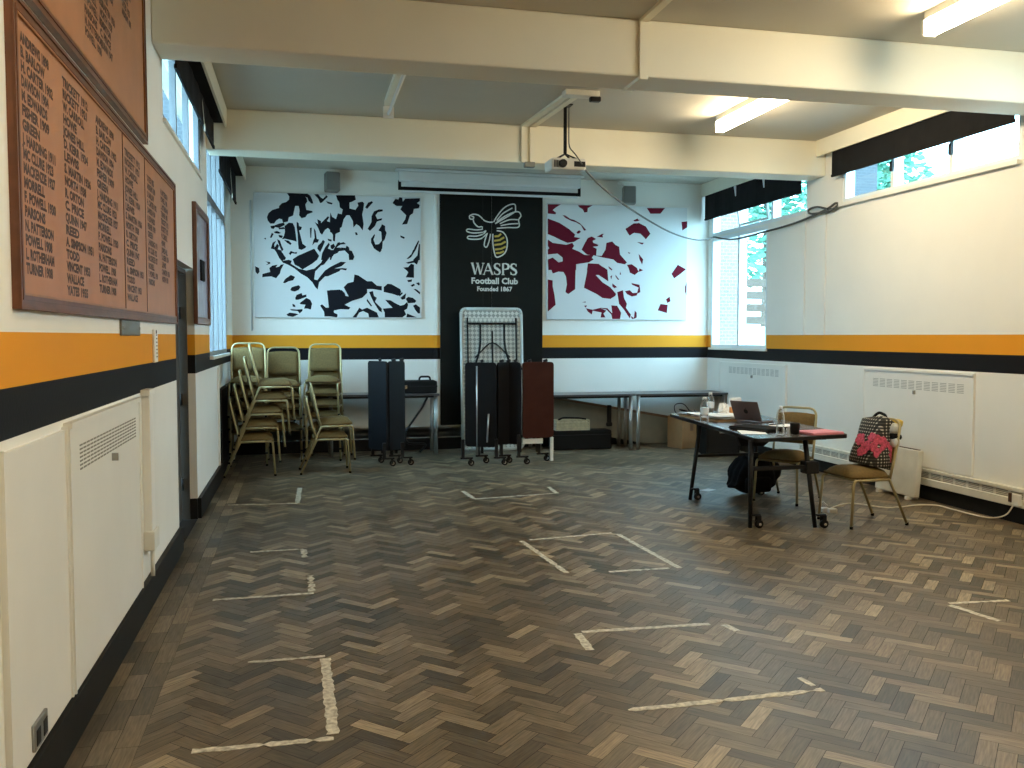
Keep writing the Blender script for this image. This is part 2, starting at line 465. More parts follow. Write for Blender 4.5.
ART_BLACK=[[-424,3085,-405,3136,-356,3181,-270,3209,-269,3234,-232,3273,-183,3287,-145,3320,-139,3358,-169,3407,4,3413,41,3389,78,3353,90,3309,64,3264,76,3195,151,3184,157,3166,88,3138,62,3099,13,3085,-18,3122,-11,3186,-23,3242,-66,3241,-79,3184,-92,3120,-111,3107,-148,3093,-161,3036,-223,3022,-235,3065,-272,3071,-309,3044,-334,3006,-383,3005,-413,3041],[-383,2973,-334,2981,-272,3008,-211,3022,-199,2991,-236,2971,-273,2951,-322,2962,-341,2937,-371,2942],[-279,2951,-212,2965,-200,2941,-273,2932],[-205,2978,-149,3024,-100,3019,-76,2969,-64,2881,-53,2780,-96,2792,-152,2803,-201,2814,-238,2807,-213,2852,-200,2903],[-341,2899,-298,2913,-249,2889,-274,2876,-323,2881],[-281,2863,-225,2852,-238,2820,-275,2831],[-214,2801,-152,2790,-116,2753,-134,2734,-177,2764],[-50,3039,-25,3021,-20,2983,17,2972,4,2933,-20,2926,-3,2857,21,2756,70,2719,58,2700,8,2674,-30,2686,-35,2755,-40,2882,-51,2970],[117,2962,142,2969,134,2835,122,2835],[167,2963,191,2926,203,2824,234,2812,215,2774,177,2773,145,2734,159,2798,178,2836],[180,3040,224,3015,212,3079,262,3055,261,3029,350,3121,369,3109,337,3057,375,3045,382,3173,407,3110,413,3072,507,3113,505,2921,449,2894,435,2830,386,2931,349,2968,311,2941,272,2877,247,2902,223,2965],[-391,2822,-366,2886,-342,2874,-367,2823],[-465,2814,-440,2821,-441,2796],[-381,2684,-356,2760,-312,2786,-337,2736,-332,2698,-300,2749,-276,2724,-295,2673,-338,2673],[-300,2806,-263,2788,-245,2725,-221,2675,-240,2649,-264,2699,-288,2762],[-338,2673,-277,2674,-228,2624,-192,2562,-205,2539,-254,2538,-290,2610],[-154,2626,-129,2658,-80,2640,-49,2647,-55,2622,-117,2627,-136,2601],[-106,2550,-43,2596,170,2695,207,2639,232,2601,206,2550,143,2498,17,2419,-32,2456,-82,2481],[284,2813,259,2775,220,2736,208,2697,245,2647,270,2698,309,2789],[270,2635,308,2712,359,2777,371,2752,346,2700,383,2688,345,2649,319,2585,281,2548,256,2548],[341,2828,397,2816,391,2790,353,2802],[378,2739,422,2766,441,2728,409,2689,384,2701],[396,2650,473,2780,503,2787,503,2755,459,2715,503,2716,502,2684,446,2664,408,2599,383,2611],[10,3413,91,3410,128,3380,152,3330,164,3280,139,3279,102,3316,90,3353,41,3377],[178,3400,228,3415,265,3359,290,3347,328,3387,316,3412,353,3375,315,3336,277,3296,252,3289,227,3345],[327,3317,415,3294,402,3275,352,3286],[456,3398,703,3406,715,3349,670,3322,632,3308,631,3231,708,3215,746,3273,734,3311,798,3326,823,3308,810,3211,796,3160,814,3032,801,2948,757,3005,719,3029,680,2983,674,3066,631,3142,592,3141,554,3088,528,2986,451,2932,437,2792,412,2804,413,2893,375,2918,377,3109,415,3110,453,3086,479,3163,529,3152,542,3216,505,3240,499,3304,474,3341],[836,3251,875,3316,926,3337,939,3318,900,3278,861,3232],[865,2969,917,3060,918,3138,951,3203,1015,3231,1067,3232,1067,3207,1002,3192,970,3152,995,3101,1059,3116,1053,3090,988,3069,962,3010,897,2944],[1007,2953,1046,3013,1052,3039,1097,3014,1097,2962,1116,2924,1090,2833,1064,2806,1056,2716,1024,2663,947,2713,909,2790,909,2841,955,2907,961,2881,941,2829,966,2765,1012,2773,1051,2819,1045,2935],[698,2920,724,2920,736,2889,711,2881],[1197,3320,1236,3380,1275,3368,1288,3401,1327,3396,1334,3344,1366,3384,1563,3397,1563,3358,1523,3331,1563,3306,1549,3261,1483,3252,1470,3193,1430,3166,1391,3048,1319,3039,1365,3112,1378,3164,1300,3240,1327,3286,1249,3283],[1298,2896,1357,2872,1350,2849,1301,2870],[1381,2586,1454,2659,1494,2751,1540,2837,1549,2818,1507,2712,1440,2607,1401,2584],[1466,2571,1526,2635,1547,2792,1562,2779,1559,2661,1559,2572],[436,2715,475,2767,551,2788,582,2763,513,2755,462,2722],[372,2637,436,2689,525,2717,576,2712,589,2744,620,2719,626,2668,683,2617,683,2579,657,2555,619,2555,613,2629,563,2679,474,2664,410,2612,384,2550,371,2550],[-580,2453,-531,2429,-526,2379,-551,2349,-575,2378],[-453,2518,-390,2507,-390,2488,-445,2468,-414,2494],[-493,2310,-490,2354,-391,2381,-403,2431,-366,2463,-298,2477,-323,2439,-280,2452,-255,2478,-218,2485,-256,2414,-269,2364,-319,2300,-380,2324,-454,2317],[-233,2244,-208,2289,-133,2347,-78,2322,-103,2277,-159,2264,-209,2238],[-142,2150,-123,2188,-35,2215,-11,2190,-36,2151,-86,2131,-123,2137],[-81,2049,-62,2087,1,2113,13,2081,63,2095,63,2063,-38,2024,-75,2023],[-26,1979,62,2050,112,2025,134,1974,117,1897,73,1910,29,1909,49,1960,-14,1966],[-119,1972,-88,1959,-76,1928,-113,1934],[-151,1902,-64,1896,11,1903,10,1877,-27,1845,-52,1877,-127,1883],[-195,1831,-152,1857,-77,1845,-40,1832,-115,1800,-177,1812],[-326,2666,-252,2667,-229,2605,-192,2574,-230,2529,-155,2543,-118,2531,-131,2493,-33,2431,67,2407,167,2434,256,2512,281,2564,320,2629,333,2680,502,2684,471,2644,383,2604,344,2552,293,2488,255,2474,179,2396,165,2294,203,2282,254,2346,305,2411,381,2464,501,2517,500,2491,419,2439,500,2440,499,2408,342,2335,304,2334,228,2256,208,2160,177,2192,140,2255,78,2318,-9,2368,-82,2430,-168,2479,-230,2503,-278,2566],[327,2149,497,2164,494,1912,413,1912,413,1860,463,1835,450,1809,292,1808,286,1872,237,1949,262,1969,312,1924,350,1924,339,2040],[367,2156,519,2157,557,2119,569,2081,608,2075,545,2196,597,2249,673,2269,687,2366,738,2354,853,2278,917,2279,981,2221,1046,2215,1046,2157,929,2175,852,2174,852,2122,787,2057,658,2017,556,1964,632,1926,606,1900,504,1906,415,1886,414,1835,465,1822,452,1796,364,1809],[1072,2203,1124,2249,1176,2243,1293,2179,1306,2140,1267,2088,1188,2113,1071,2138],[877,2136,929,2149,942,2084,980,2059,954,2007,1044,1916,1043,1864,1005,1890,941,1993,903,2071],[851,2045,915,1954,902,1941,844,2019],[656,1797,708,1862,747,1927,785,1901,850,1928,901,1902,979,1864,1004,1799,875,1798,862,1850,798,1882,746,1862,707,1797],[1090,2034,1162,2028,1214,1996,1292,1957,1344,1971,1384,2010,1397,1971,1384,1919,1344,1892,1370,1840,1317,1800,1082,1799,1082,1864,1057,1916,1187,1930,1135,1982],[1267,2101,1319,2141,1326,2121,1286,2081],[1293,2062,1372,2128,1358,2049,1319,2036],[1365,2049,1398,2076,1463,2063,1509,2024,1489,1998,1397,1991],[1463,1958,1502,1978,1558,1933,1557,1854,1528,1854,1489,1906],[1383,1853,1515,1801,1370,1800],[1471,2181,1504,2182,1559,2143,1556,2110,1517,2143],[1504,2261,1544,2274,1559,2248,1543,2228],[1431,2233,1478,2254,1491,2234,1451,2210],[1386,2298,1452,2312,1445,2279,1399,2275],[1366,2337,1400,2403,1387,2422,1334,2467,1400,2475,1440,2521,1479,2509,1478,2332],[1368,2533,1466,2561,1519,2614,1546,2706,1559,2706,1559,2615,1519,2509,1479,2535,1400,2520],[1381,2585,1440,2639,1467,2704,1487,2705,1454,2626,1401,2583],[972,2694,1050,2695,1030,2666],[370,2457,510,2530,580,2525,522,2472,433,2439,535,2447,592,2441,579,2416,522,2427,433,2407,382,2361,369,2348],[613,2686,658,2674,689,2598,670,2552,619,2583]]
ART_RED=[[3343,3375,3477,3379,3534,3381,3498,3360,3456,3332,3414,3297,3463,3264,3456,3240,3344,3247],[3782,3376,3997,3383,3925,3340,3919,3285,3876,3277,3847,3324,3797,3349],[3555,3234,3598,3228,3669,3183,3726,3171,3812,3126,3855,3086,3905,3033,3870,3026,3826,3099,3755,3138,3683,3156,3598,3194],[3344,3180,3513,3124,3655,3040,3741,2968,3727,2934,3820,2922,3770,2894,3727,2866,3628,2850,3528,2888,3443,2927,3344,2965],[3762,3003,3798,3031,3827,3011,3798,2983,3767,2982],[3345,2891,3415,2845,3613,2823,3699,2852,3727,2812,3699,2770,3799,2732,3871,2692,3943,2680,4015,2627,3943,2584,3757,2567,3757,2475,3572,2472,3557,2645,3486,2698,3401,2689,3345,2682,3345,2749,3366,2770,3345,2803],[3835,2760,3885,2856,3927,2925,3985,2947,4050,2914,3999,2886,4007,2859,4086,2833,4072,2813,4000,2804,4058,2778,4051,2682,4131,2677,4188,2767,4202,2863,4289,2886,4333,2839,4392,2813,4407,2703,4510,2595,4481,2567,4364,2585,4305,2632,4145,2657,4029,2682,3914,2693],[4057,2942,4129,2985,4165,2992,4143,2965,4151,2937,4086,2943],[3345,2614,3416,2642,3501,2576,3557,2591,3565,2472,3353,2468],[4485,3063,4522,3091,4609,3148,4703,3151,4705,3020,4610,3038,4566,2982,4530,2995],[4602,3189,4668,3219,4683,3185,4624,3174],[3929,2571,4088,2567,4204,2482,3915,2477],[3345,2608,3416,2636,3486,2584,3543,2558,3571,2626,3578,2680,4015,2689,3943,2585,3750,2554,3744,2207,3644,2137,3601,2164,3622,2273,3608,2382,3572,2443,3501,2448,3416,2420,3395,2474,3353,2466],[3346,2337,3416,2325,3417,2243,3445,2108,3460,1986,3347,1890],[3929,2558,4088,2561,4219,2487,4234,2323,4089,2410,4045,2409,4147,2308,4264,2240,4352,2145,4338,2117,4265,2075,4148,2087,4061,2142,3873,2229,3887,2304,3915,2441],[4367,2172,4454,2201,4470,2091,4515,2008,4500,1952,4575,1855,4560,1800,4471,1924,4397,2007],[4484,2188,4557,2202,4602,2161,4676,2169,4661,2127,4588,2112,4514,2146],[4511,2561,4584,2569,4658,2522,4688,2467,4630,2418,4556,2451,4540,2506],[4280,1985,4368,1979,4427,1882,4413,1792,4296,1792,4281,1854,4208,1923,4120,1943,4208,1909,4164,1867,4194,1812,4121,1812,4135,1881,4004,1907,3990,1852,3932,1893,3903,1941,4004,1921,4120,1949,4222,1943,4295,1868],[4620,1793,4633,1911,4663,1884,4664,1814],[4575,1835,4634,1800,4590,1793],[3845,2023,3896,2037,3903,2021],[3874,1975,3917,1982,3903,1948],[4233,2536,4292,2495,4284,2475,4241,2508],[4263,2392,4292,2413,4278,2351],[4336,2420,4395,2352,4380,2345,4343,2386],[4409,2463,4424,2422,4402,2421],[4293,2296,4366,2242,4322,2227,4293,2254],[4490,3075,4599,3117,4681,3157,4792,3109,4862,3008,4794,2928,4710,3004,4614,3014,4545,2974],[4653,3208,4709,3197,4654,3177],[4804,3370,5081,3378,5012,3296,4860,3291],[5336,3189,5434,3200,5435,3114,5351,3067],[5189,2443,5286,2575,5414,2512,5329,2445,5231,2378],[5402,2262,5436,2328,5438,2137,5403,2184],[4983,1918,5025,2010,5137,1998,5124,1880],[5108,2076,5164,2116,5179,2050,5131,2024],[4656,2886,4766,2876,4739,2850],[4685,2719,4755,2643,4741,2565,4699,2642],[4700,2513,4756,2488,4687,2461],[4578,2304,4702,2280,4717,2176,4662,2150,4689,2241,4592,2278],[4520,2742,4561,2730,4542,2716]]
WASP=[[2242,3185,2296,3208,2361,3199,2404,3169,2448,3128,2513,3108,2568,3110],[2242,3185,2248,3147,2291,3142,2300,3172,2270,3179],[2296,3134,2306,3092,2361,3040,2415,3042,2426,3010],[2426,3010,2339,2997,2220,3005,2209,2973,2295,2954,2426,2968,2469,2990,2437,2947,2339,2913,2230,2910,2219,2878,2295,2869,2404,2882,2480,2948],[2491,2959,2458,2863,2447,2788,2480,2767,2513,2843,2535,2949],[2579,3110,2623,3186,2711,3295,2799,3351,2876,3360,2887,3300,2876,3257,2754,3179,2601,3089],[2601,3089,2710,3178,2843,3246,2931,3259,2964,3207,2931,3152,2942,3078,2909,3045,2776,3041,2623,3026],[2623,3133,2710,3231,2843,3310],[2666,3091,2799,3148,2920,3152],[2677,3064,2799,3089,2927,3099],[2622,2994,2710,2975,2765,2891,2765,2763,2721,2677,2622,2632,2589,2695,2567,2823,2568,2950]]
WASP_STRIPES=[[2590,2915,2644,2920,2684,2953],[2585,2855,2662,2867,2726,2907],[2587,2798,2684,2813,2748,2848],[2594,2736,2684,2748,2750,2780],[2609,2687,2671,2693,2723,2715]]
# ------------------------------------------------------------------ room shell
def wall_with_openings(name, x0, x1, opens, label):
    ys = sorted({YF - .3, YB + .3, *[o[0] for o in opens], *[o[1] for o in opens]})
    mb = MB()
    for a, b in zip(ys[:-1], ys[1:]):
        zs = [0.]
        spans = sorted([(o[2], o[3]) for o in opens if o[0] <= a + 1e-6 and o[1] >= b - 1e-6])
        z = 0.
        for s0, s1 in spans:
            if s0 > z: mb.box(x0, x1, a, b, z, s0)
            z = s1
        if z < 3.9: mb.box(x0, x1, a, b, z, 3.9)
    return struct(mb.build(name, M['wall']), label, 'wall')
# right wall windows (y0, y1, z0, z1)
wall_with_openings('wall_right', XR, XR + .12, [(10.48, 12.1, 1.385, 2.95), (9.55, 12.1, 2.98, 3.66), (6.34, 8.86, 3.0, 3.66), (3.14, 5.66, 3.0, 3.66)],
                   'white right wall with orange and black bands and high windows')
wl = wall_with_openings('wall_left', XL - .14, XL, [(6.82, 8.0, 0, 2.11), (9.25, 11.4, 1.35, 3.66), (6.42, 8.7, 2.99, 3.66)],
                   'white left wall with orange and black bands behind the honours boards')
struct(MB().box(XL - .02, XR + .02, YB, YB + .3, 0, 3.9).build('wall_back', M['wall']), 'white back wall with orange and black bands behind the canvases', 'wall')
struct(MB().box(XL - .3, XR + .3, YF - .3, YF, 0, 3.9).build('wall_front', M['wall']), 'white wall behind the viewer', 'wall')
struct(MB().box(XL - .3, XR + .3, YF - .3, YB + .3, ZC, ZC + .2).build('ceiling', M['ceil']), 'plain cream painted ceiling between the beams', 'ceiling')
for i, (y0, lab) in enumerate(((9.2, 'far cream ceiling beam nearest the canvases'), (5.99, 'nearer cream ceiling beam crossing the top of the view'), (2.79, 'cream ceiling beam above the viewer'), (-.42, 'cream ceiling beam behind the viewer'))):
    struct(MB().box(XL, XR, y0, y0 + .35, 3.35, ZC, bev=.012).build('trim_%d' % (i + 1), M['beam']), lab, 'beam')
# pelmets
n = 5
for side, xa, xb, lab in (('right', 5.655, 5.675, 'right wall'), ('left', -.70, -.68, 'left wall')):
    for (y0, y1, w) in ((6.34, 9.2, 'middle bay'), (9.55, 12.2, 'far bay')):
        struct(MB().box(xa, xb, y0, y1, 3.56, ZC).build('trim_%d' % n, M['beam']), 'cream pelmet board above the %s windows, %s' % (lab, w), 'pelmet'); n += 1
# skirting
mb = MB()
for a, b in ((YF, 6.82), (8.0, YB)): mb.box(XL, -.852, a, b, 0, .172)
mb.box(XL - .09, XL + .0, 7.975, 8.0, 0, .172)
struct(mb.build('baseboard_left', M['skirt']), 'black painted skirting along the left wall', 'skirting')
struct(MB().box(5.755, XR, YF, YB, 0, .135).build('baseboard_right', M['skirt']), 'black painted skirting along the right wall', 'skirting')
struct(MB().box(XL, XR, 12.175, YB, 0, .16).build('baseboard_back', M['skirt']), 'black painted skirting along the back wall', 'skirting')
# door in the left wall
d = thing('door_1', 'grey painted door recessed in the left wall beyond the honours boards', 'door', (-1.0, 6.84, 0), kind='structure')
b = MB().box(-.045, 0, 0, 1.1, .01, 2.06).build('door_leaf', M['door'], d)
for z in (.30, 1.02, 1.74): MB().tube([(.008, 1.115, z - .05), (.008, 1.115, z + .05)], .012, 8).build('hinge', M['black'], d)
MB().box(-.05, .06, 1.125, 1.158, 0, 2.09).box(-.05, .06, -.018, .0, 0, 2.09).box(-.05, .06, 0, 1.125, 2.065, 2.10).build('door_frame', M['door'], d)
hd = MB().tube([(.0, .08, 1.0), (.05, .08, 1.0), (.05, .20, 1.0)], .009).build('door_handle', M['steel'], d)

def window(name, label, x, rects, muls, thick=.11, inward=1, fw=.045, fm='frame'):
    w = thing(name, label, 'window', (x, 0, 0), kind='structure')
    f = MB(); g = MB()
    t0, t1 = (0, thick) if inward > 0 else (-thick, 0)
    for (y0, y1, z0, z1), ms in zip(rects, muls):
        f.box(t0, t1, y0, y0 + fw, z0, z1).box(t0, t1, y1 - fw, y1, z0, z1)
        f.box(t0, t1, y0 + fw, y1 - fw, z0, z0 + fw).box(t0, t1, y0 + fw, y1 - fw, z1 - fw, z1)
        for m in ms: f.box(t0, t1, m - .025, m + .025, z0 + fw, z1 - fw)
        g.box((t0 + t1) / 2 - .003, (t0 + t1) / 2 + .003, y0 + .01, y1 - .01, z0 + .01, z1 - .01)
    f.build('window_frame', M[fm], w); g.build('window_pane', M['glass'], w)
    return w
w = window('window_1', 'tall corner window with toplights in the right wall beside the red canvas', XR + .005,
       [(10.48, 12.1, 1.385, 2.95), (9.55, 12.1, 2.98, 3.66)], [(11.27,), (11.25, 10.39)])
MB().box(-.03, .05, 10.46, 12.12, 1.355, 1.385).build('window_sill', M['white'], w)
s = MB()   # the middle toplight stands ajar, tilted inward at its head
mt = Matrix.Translation((-.01, 10.83, 3.03)) @ Matrix.Rotation(R(-9), 4, 'Y')
for bx in ((-.395, .395, 0, .03), (-.395, .395, .55, .58)): s.box(-.015, .015, bx[0], bx[1], bx[2], bx[3], mtx=mt)
for yy in (-.395, .365): s.box(-.015, .015, yy, yy + .03, .03, .55, mtx=mt)
s.build('hopper_sash', M['frame'], w)
w = window('window_2', 'high strip window in the right wall between the two beams', XR + .005, [(6.34, 8.86, 3.0, 3.66)], [(8.02, 7.18)])
MB().box(-.05, .02, 6.34, 8.9, 2.965, 3.0).build('window_sill', M['white'], w)
lt = MB()
for yy in (8.02, 7.18): lt.box(-.02, .0, yy - .02, yy + .02, 3.2, 3.3)
lt.build('window_catch', M['black'], w)
window('window_3', 'high strip window in the right wall nearer than the big beam', XR + .005, [(3.14, 5.66, 3.0, 3.66)], [(4.82, 3.98)])
w = window('window_4', 'tall window with toplights in the left wall behind the chair stacks', XL - .01, [(9.25, 11.4, 1.35, 2.93), (9.25, 11.4, 2.93, 3.66)], [(9.79, 10.33, 10.87), (9.79, 10.33, 10.87)], thick=.045, inward=-1, fm='frame_dim')
MB().box(-.05, .05, 9.23, 11.42, 1.32, 1.35).build('window_sill', M['white'], w)
w = window('window_5', 'high strip window in the left wall above the door', XL - .01, [(6.42, 8.7, 2.99, 3.66)], [(7.17, 7.93)], thick=.045, inward=-1, fm='frame_dim')
MB().box(-.03, .03, 6.40, 8.72, 2.965, 2.99).build('window_sill', M['white'], w)

# blinds
def blind(label, x, y0, y1, zb, sgn, cord=False):
    t = thing('roller_blind', label, 'blind', (x, (y0 + y1) / 2, 3.56)); L = (y1 - y0) / 2
    MB().box(min(0, .09 * sgn), max(0, .09 * sgn), -L, L, -.005, .10).build('blind_headbox', M['blind'], t)
    mb = MB()   # slightly wavy cloth
    n = 24; P = [(.004 * math.sin(i * 1.7), -L + 2 * L * i / n) for i in range(n + 1)]
    for i in range(n):
        a, b = P[i], P[i + 1]
        mb.prism([(a[0], a[1], -.005), (b[0], b[1], -.005), (b[0], b[1], zb - 3.56), (a[0], a[1], zb - 3.56)], (.004, 0, 0))
    mb.build('blind_cloth', M['blind'], t)
    MB().box(-.008, .012, -L, L, zb - 3.58, zb - 3.56 + .006).build('bottom_bar', M['blind'], t)
    if cord:
        c = MB().tube([(0, L * .25, -.0), (.02 * sgn, L * .25, zb - 3.56 - .05)], .003, 5)
        c.tube(arc((.02 * sgn, L * .25, zb - 3.60), .03, 0, 2 * math.pi, 10, (0, 1, 0), (0, 0, 1)), .004, 5)
        c.build('pull_cord', M['wcable'], t)
blind('black blind half lowered over the right wall window between the beams', 5.695, 6.335, 8.95, 3.315, .75, False)
blind('black blind half lowered over the corner window beside the red canvas', 5.695, 9.57, 12.15, 3.235, .75, False)
blind('black blind above the high left wall window between the beams', -.79, 6.36, 9.0, 3.33, 1, True)
blind('black blind above the tall left wall window near the chair stacks', -.79, 9.57, 11.9, 3.22, 1, True)

# ------------------------------------------------------------------ ceiling lights
def lamp(label, x, y0, y1, lit):
    t = thing('fluorescent_light', label, 'ceiling light', (x, (y0 + y1) / 2, ZC)); L = (y1 - y0) / 2
    MB().box(-.04, .04, -L, L, -.055, 0, bev=.006).build('batten', M['whitep'] if lit else M['beam'], t)
    MB().box(-.05, .05, -L - .006, -L + .012, -.165, -.055, bev=.004).build('end_cap', M['whitep'], t)
    MB().box(-.05, .05, L - .012, L + .006, -.165, -.055, bev=.004).build('end_cap', M['whitep'], t)
    if lit: MB().box(-.045, .045, -L + .012, L - .012, -.16, -.056, bev=.018, seg=3).build('diffuser', M['light'], t)
    else: MB().tube([(0, -L + .012, -.125), (0, L - .012, -.125)], .016, 10).build('tube', M['whitep'], t)
lamp('lit fluorescent batten nearest the viewer at the top right of the ceiling', 4.165, 3.6, 5.42, True)
lamp('lit fluorescent batten on the ceiling between the two beams', 4.085, 6.56, 8.40, True)
lamp('unlit fluorescent batten on the ceiling left of the projector', .81, 6.70, 8.55, False)
lamp('lit fluorescent batten overhead on the right behind the view', 4.11, .4, 2.22, True)
lamp('added fluorescent batten out of view, brightening the left side', .81, .4, 2.22, True)  # extra lamp added out of view to lift the left boards and beam

# ------------------------------------------------------------------ honours boards
names = ['ANDREWS 1898', 'B. BARLOW', 'H. CARTER 1902', 'DAWSON 1904', 'M. EDWARDS', 'FISHER 1909', 'GREEN', 'J. HARDING 1911', 'MC CLURE 1923', 'MACKENZIE 1927', 'MORRELL', 'F. POWELL 1930', 'PARSONS', 'N. PATTERSON', 'POWELL 1908', 'L. ROTHERHAM', 'TURNER 1908', 'TRICKETT 1912', 'RICKETT 1921', 'W. CARROLL', 'HOWE', 'JONES HILL', 'D. KERR 1934', 'LEWIS', 'S. MARTIN 1936', 'NORTH 1938', 'R. ORTON', 'C. PRICE', 'QUINN 1947', 'REED', 'A. SIMPSON 1951', 'TODD', 'VINCENT 1953', 'WALLACE', 'YATES 1955']
def board(label, y0, y1, z0, z1, cols, seps, seed, left_edge=True):
    t = thing('honours_board', label, 'honours board', (XL, (y0 + y1) / 2, (z0 + z1) / 2))
    yc, zc = (y0 + y1) / 2, (z0 + z1) / 2; hy, hz = (y1 - y0) / 2, (z1 - z0) / 2
    fw = .045
    mb = MB().box(.002, .016, -hy + .02, hy - .02, -hz + .02, hz - .02); mb.mi = 1
    f = MB()
    for (a, b, c, d) in ((-hy, -hy + fw, -hz, hz), (hy - fw, hy, -hz, hz), (-hy + fw, hy - fw, -hz, -hz + fw), (-hy + fw, hy - fw, hz - fw, hz)):
        f.box(.0, .022, a, b, c, d)
    for (k, x1) in ((.0, .028), (.030, .026)):      # two raised mouldings round the frame
        w = .013
        f.box(.020, x1, -hy + k, -hy + k + w, -hz + k, hz - k).box(.020, x1, hy - k - w, hy - k, -hz + k, hz - k)
        f.box(.020, x1, -hy + k + w, hy - k - w, -hz + k, -hz + k + w).box(.020, x1, -hy + k + w, hy - k - w, hz - k - w, hz - k)
    f.build('frame', M['wood'], t)
    gl = MB(); k = fw
    gl.box(.018, .025, -hy + k, -hy + k + .008, -hz + k, hz - k).box(.018, .025, hy - k - .008, hy - k, -hz + k, hz - k)
    gl.box(.018, .025, -hy + k, hy - k, -hz + k, -hz + k + .008).box(.018, .025, -hy + k, hy - k, hz - k - .008, hz - k)
    gl.build('inner_bead', M['woodl'], t)
    if seps:
        for y in seps: MB().box(.0155, .018, y - yc - .004, y - yc + .004, -hz + fw, hz - fw).build('panel_joint', M['groove'], t)
    rnd = random.Random(seed); i = seed
    for (cy, w, zt, zb) in cols:
        z = zt
        while z > zb:
            nm = names[i % len(names)]; i += 1
            text_mesh(mb, nm, .047, (.0166, cy - yc, z - zc), (0, 1, 0), (0, 0, 1), width=w * (.25 + .75 * len(nm) / 15), bold=.0028)
            z -= .046
    mb.build('board_panel', [M['panel'], M['letter']], t, normals=False)
    return t
board('lower red-brown honours board with six columns of names on the left wall', 3.10, 6.76, 1.635, 2.615,
      [(3.20, .40, 2.49, 1.72), (3.72, .46, 2.49, 1.70), (4.28, .46, 2.48, 1.71), (4.93, .50, 2.47, 1.72), (5.60, .36, 2.45, 1.85), (6.12, .36, 2.45, 1.86)], [4.88, 5.53], 0)
board('upper red-brown honours board hung above the long names board', 2.75, 5.61, 2.655, 3.60,
      [(2.95, .4, 3.45, 2.85), (3.62, .42, 3.45, 2.90), (4.12, .40, 3.45, 2.80), (4.42, .36, 3.45, 2.84), (4.95, .3, 3.45, 3.15)], [], 9)
t = thing('wall_plaque', 'small dull metal plaque on the wall below the long names board', 'plaque', (XL, 5.05, 1.592))
MB().box(0, .012, -.26, .26, -.040, .040, bev=.004).build('plate', M['brass'], t)
for y in (-.24, .24): MB().tube([(.010, y, 0), (.015, y, 0)], .007, 8).build('screw', M['steel'], t)
t = thing('wall_thermometer', 'narrow white strip with dark marks on the orange band', 'thermometer', (XL, 5.84, 1.49))
MB().box(0, .015, -.06, .06, -.10, .10, bev=.004).build('strip', M['whitep'], t)
s = MB()
for k in range(7): s.box(.0145, .0165, .0, .03, -.07 + k * .022, -.062 + k * .022)
s.tube([(.012, -.0, .085), (.018, -.0, .085)], .012, 10); s.build('scale_mark', M['groove'], t)
t = thing('notice_board', 'glazed notice board in a brown frame between the door and the left window', 'notice board', (XL, 8.50, 2.16))
f = MB()
for (a, b, c, d) in ((-.55, -.49, -.51, .51), (.49, .55, -.51, .51), (-.49, .49, -.51, -.45), (-.49, .49, .45, .51)): f.box(0, .035, a, b, c, d, bev=.006)
f.build('frame', M['wood'], t)
MB().box(.002, .014, -.50, .50, -.46, .46).build('backing', mat('notice_backing', (.32, .28, .33), .25, var=.15), t)
MB().box(.014, .030, -.14, .12, -.12, .06).build('pinned_card', M['bcloth'], t)

# ------------------------------------------------------------------ wall fittings, left
def radiator_cover(label, x, y0, y1, z0, z1, sgn, gy0, gy1, gz0, gz1, nx, nz, mslot):
    t = thing('radiator_cover', label, 'radiator cover', (x, (y0 + y1) / 2, z0)); yc = (y0 + y1) / 2; s = sgn
    def bx(mb, a, b, *r): return mb.box(min(a * s, b * s), max(a * s, b * s), *r)
    p = bx(MB(), 0, .018, y0 - yc, y1 - yc, 0, z1 - z0).build('cover_panel', M['white'], t)
    r = bx(MB(), .0, .032, y0 - yc - .012, y1 - yc + .012, z1 - z0, z1 - z0 + .022); bx(r, 0, .024, y0 - yc - .012, y0 - yc, 0, z1 - z0); bx(r, 0, .024, y1 - yc, y1 - yc + .012, 0, z1 - z0)
    r.build('edge_trim', M['white'], t)
    g = MB(); dy = (gy1 - gy0) / nx; dz = (gz1 - gz0) / nz
    for i in range(nx):
        for j in range(nz):
            bx(g, .0175, .0195, gy0 - yc + dy * (i + .12), gy0 - yc + dy * (i + .88), gz0 - z0 + dz * (j + .3), gz0 - z0 + dz * (j + .72))
    g.build('vent_grille', mslot, t)
    k = bx(MB(), .018, .045, (gy0 + gy1) / 2 - yc - .006, (gy0 + gy1) / 2 - yc + .006, gz0 - z0 - .04, gz0 - z0 - .005); k.build('catch', M['grey'], t)
radiator_cover('white radiator cover with slotted grille on the left wall below the names board', XL, 3.68, 5.16, .18, 1.20, 1, 3.83, 5.07, 1.015, 1.125, 20, 7, M['slot'])
radiator_cover('white radiator cover with grille behind the chair with the tartan bag', XR, 6.80, 8.38, .31, 1.20, -1, 6.90, 8.24, 1.03, 1.12, 12, 6, M['slotg'])
radiator_cover('white radiator cover with grille below the tall corner window', XR, 9.97, 11.75, .31, 1.17, -1, 10.12, 11.48, 1.04, 1.13, 12, 6, M['slotg'])
t = thing('wall_panel', 'plain white wall panel nearest the viewer on the left, beside the radiator cover', 'wall panel', (XL, 3.28, .18))
MB().box(0, .012, -.36, .36, 0, 1.02).build('board', M['white'], t)
MB().box(0, .02, -.372, -.36, 0, 1.03).box(0, .02, .36, .372, 0, 1.03).build('edge_strip', M['white'], t)
t = thing('cable_trunking', 'white upright trunking with a junction box beside the left radiator cover', 'trunking', (XL, 5.42, 0))
MB().box(0, .045, -.06, .06, .44, 1.215, bev=.005).box(0, .05, -.085, .085, 1.215, 1.25, bev=.004).build('cover', M['white'], t)
MB().box(0, .06, -.085, .085, .34, .45, bev=.006).build('junction_box', M['dirtyw'], t)
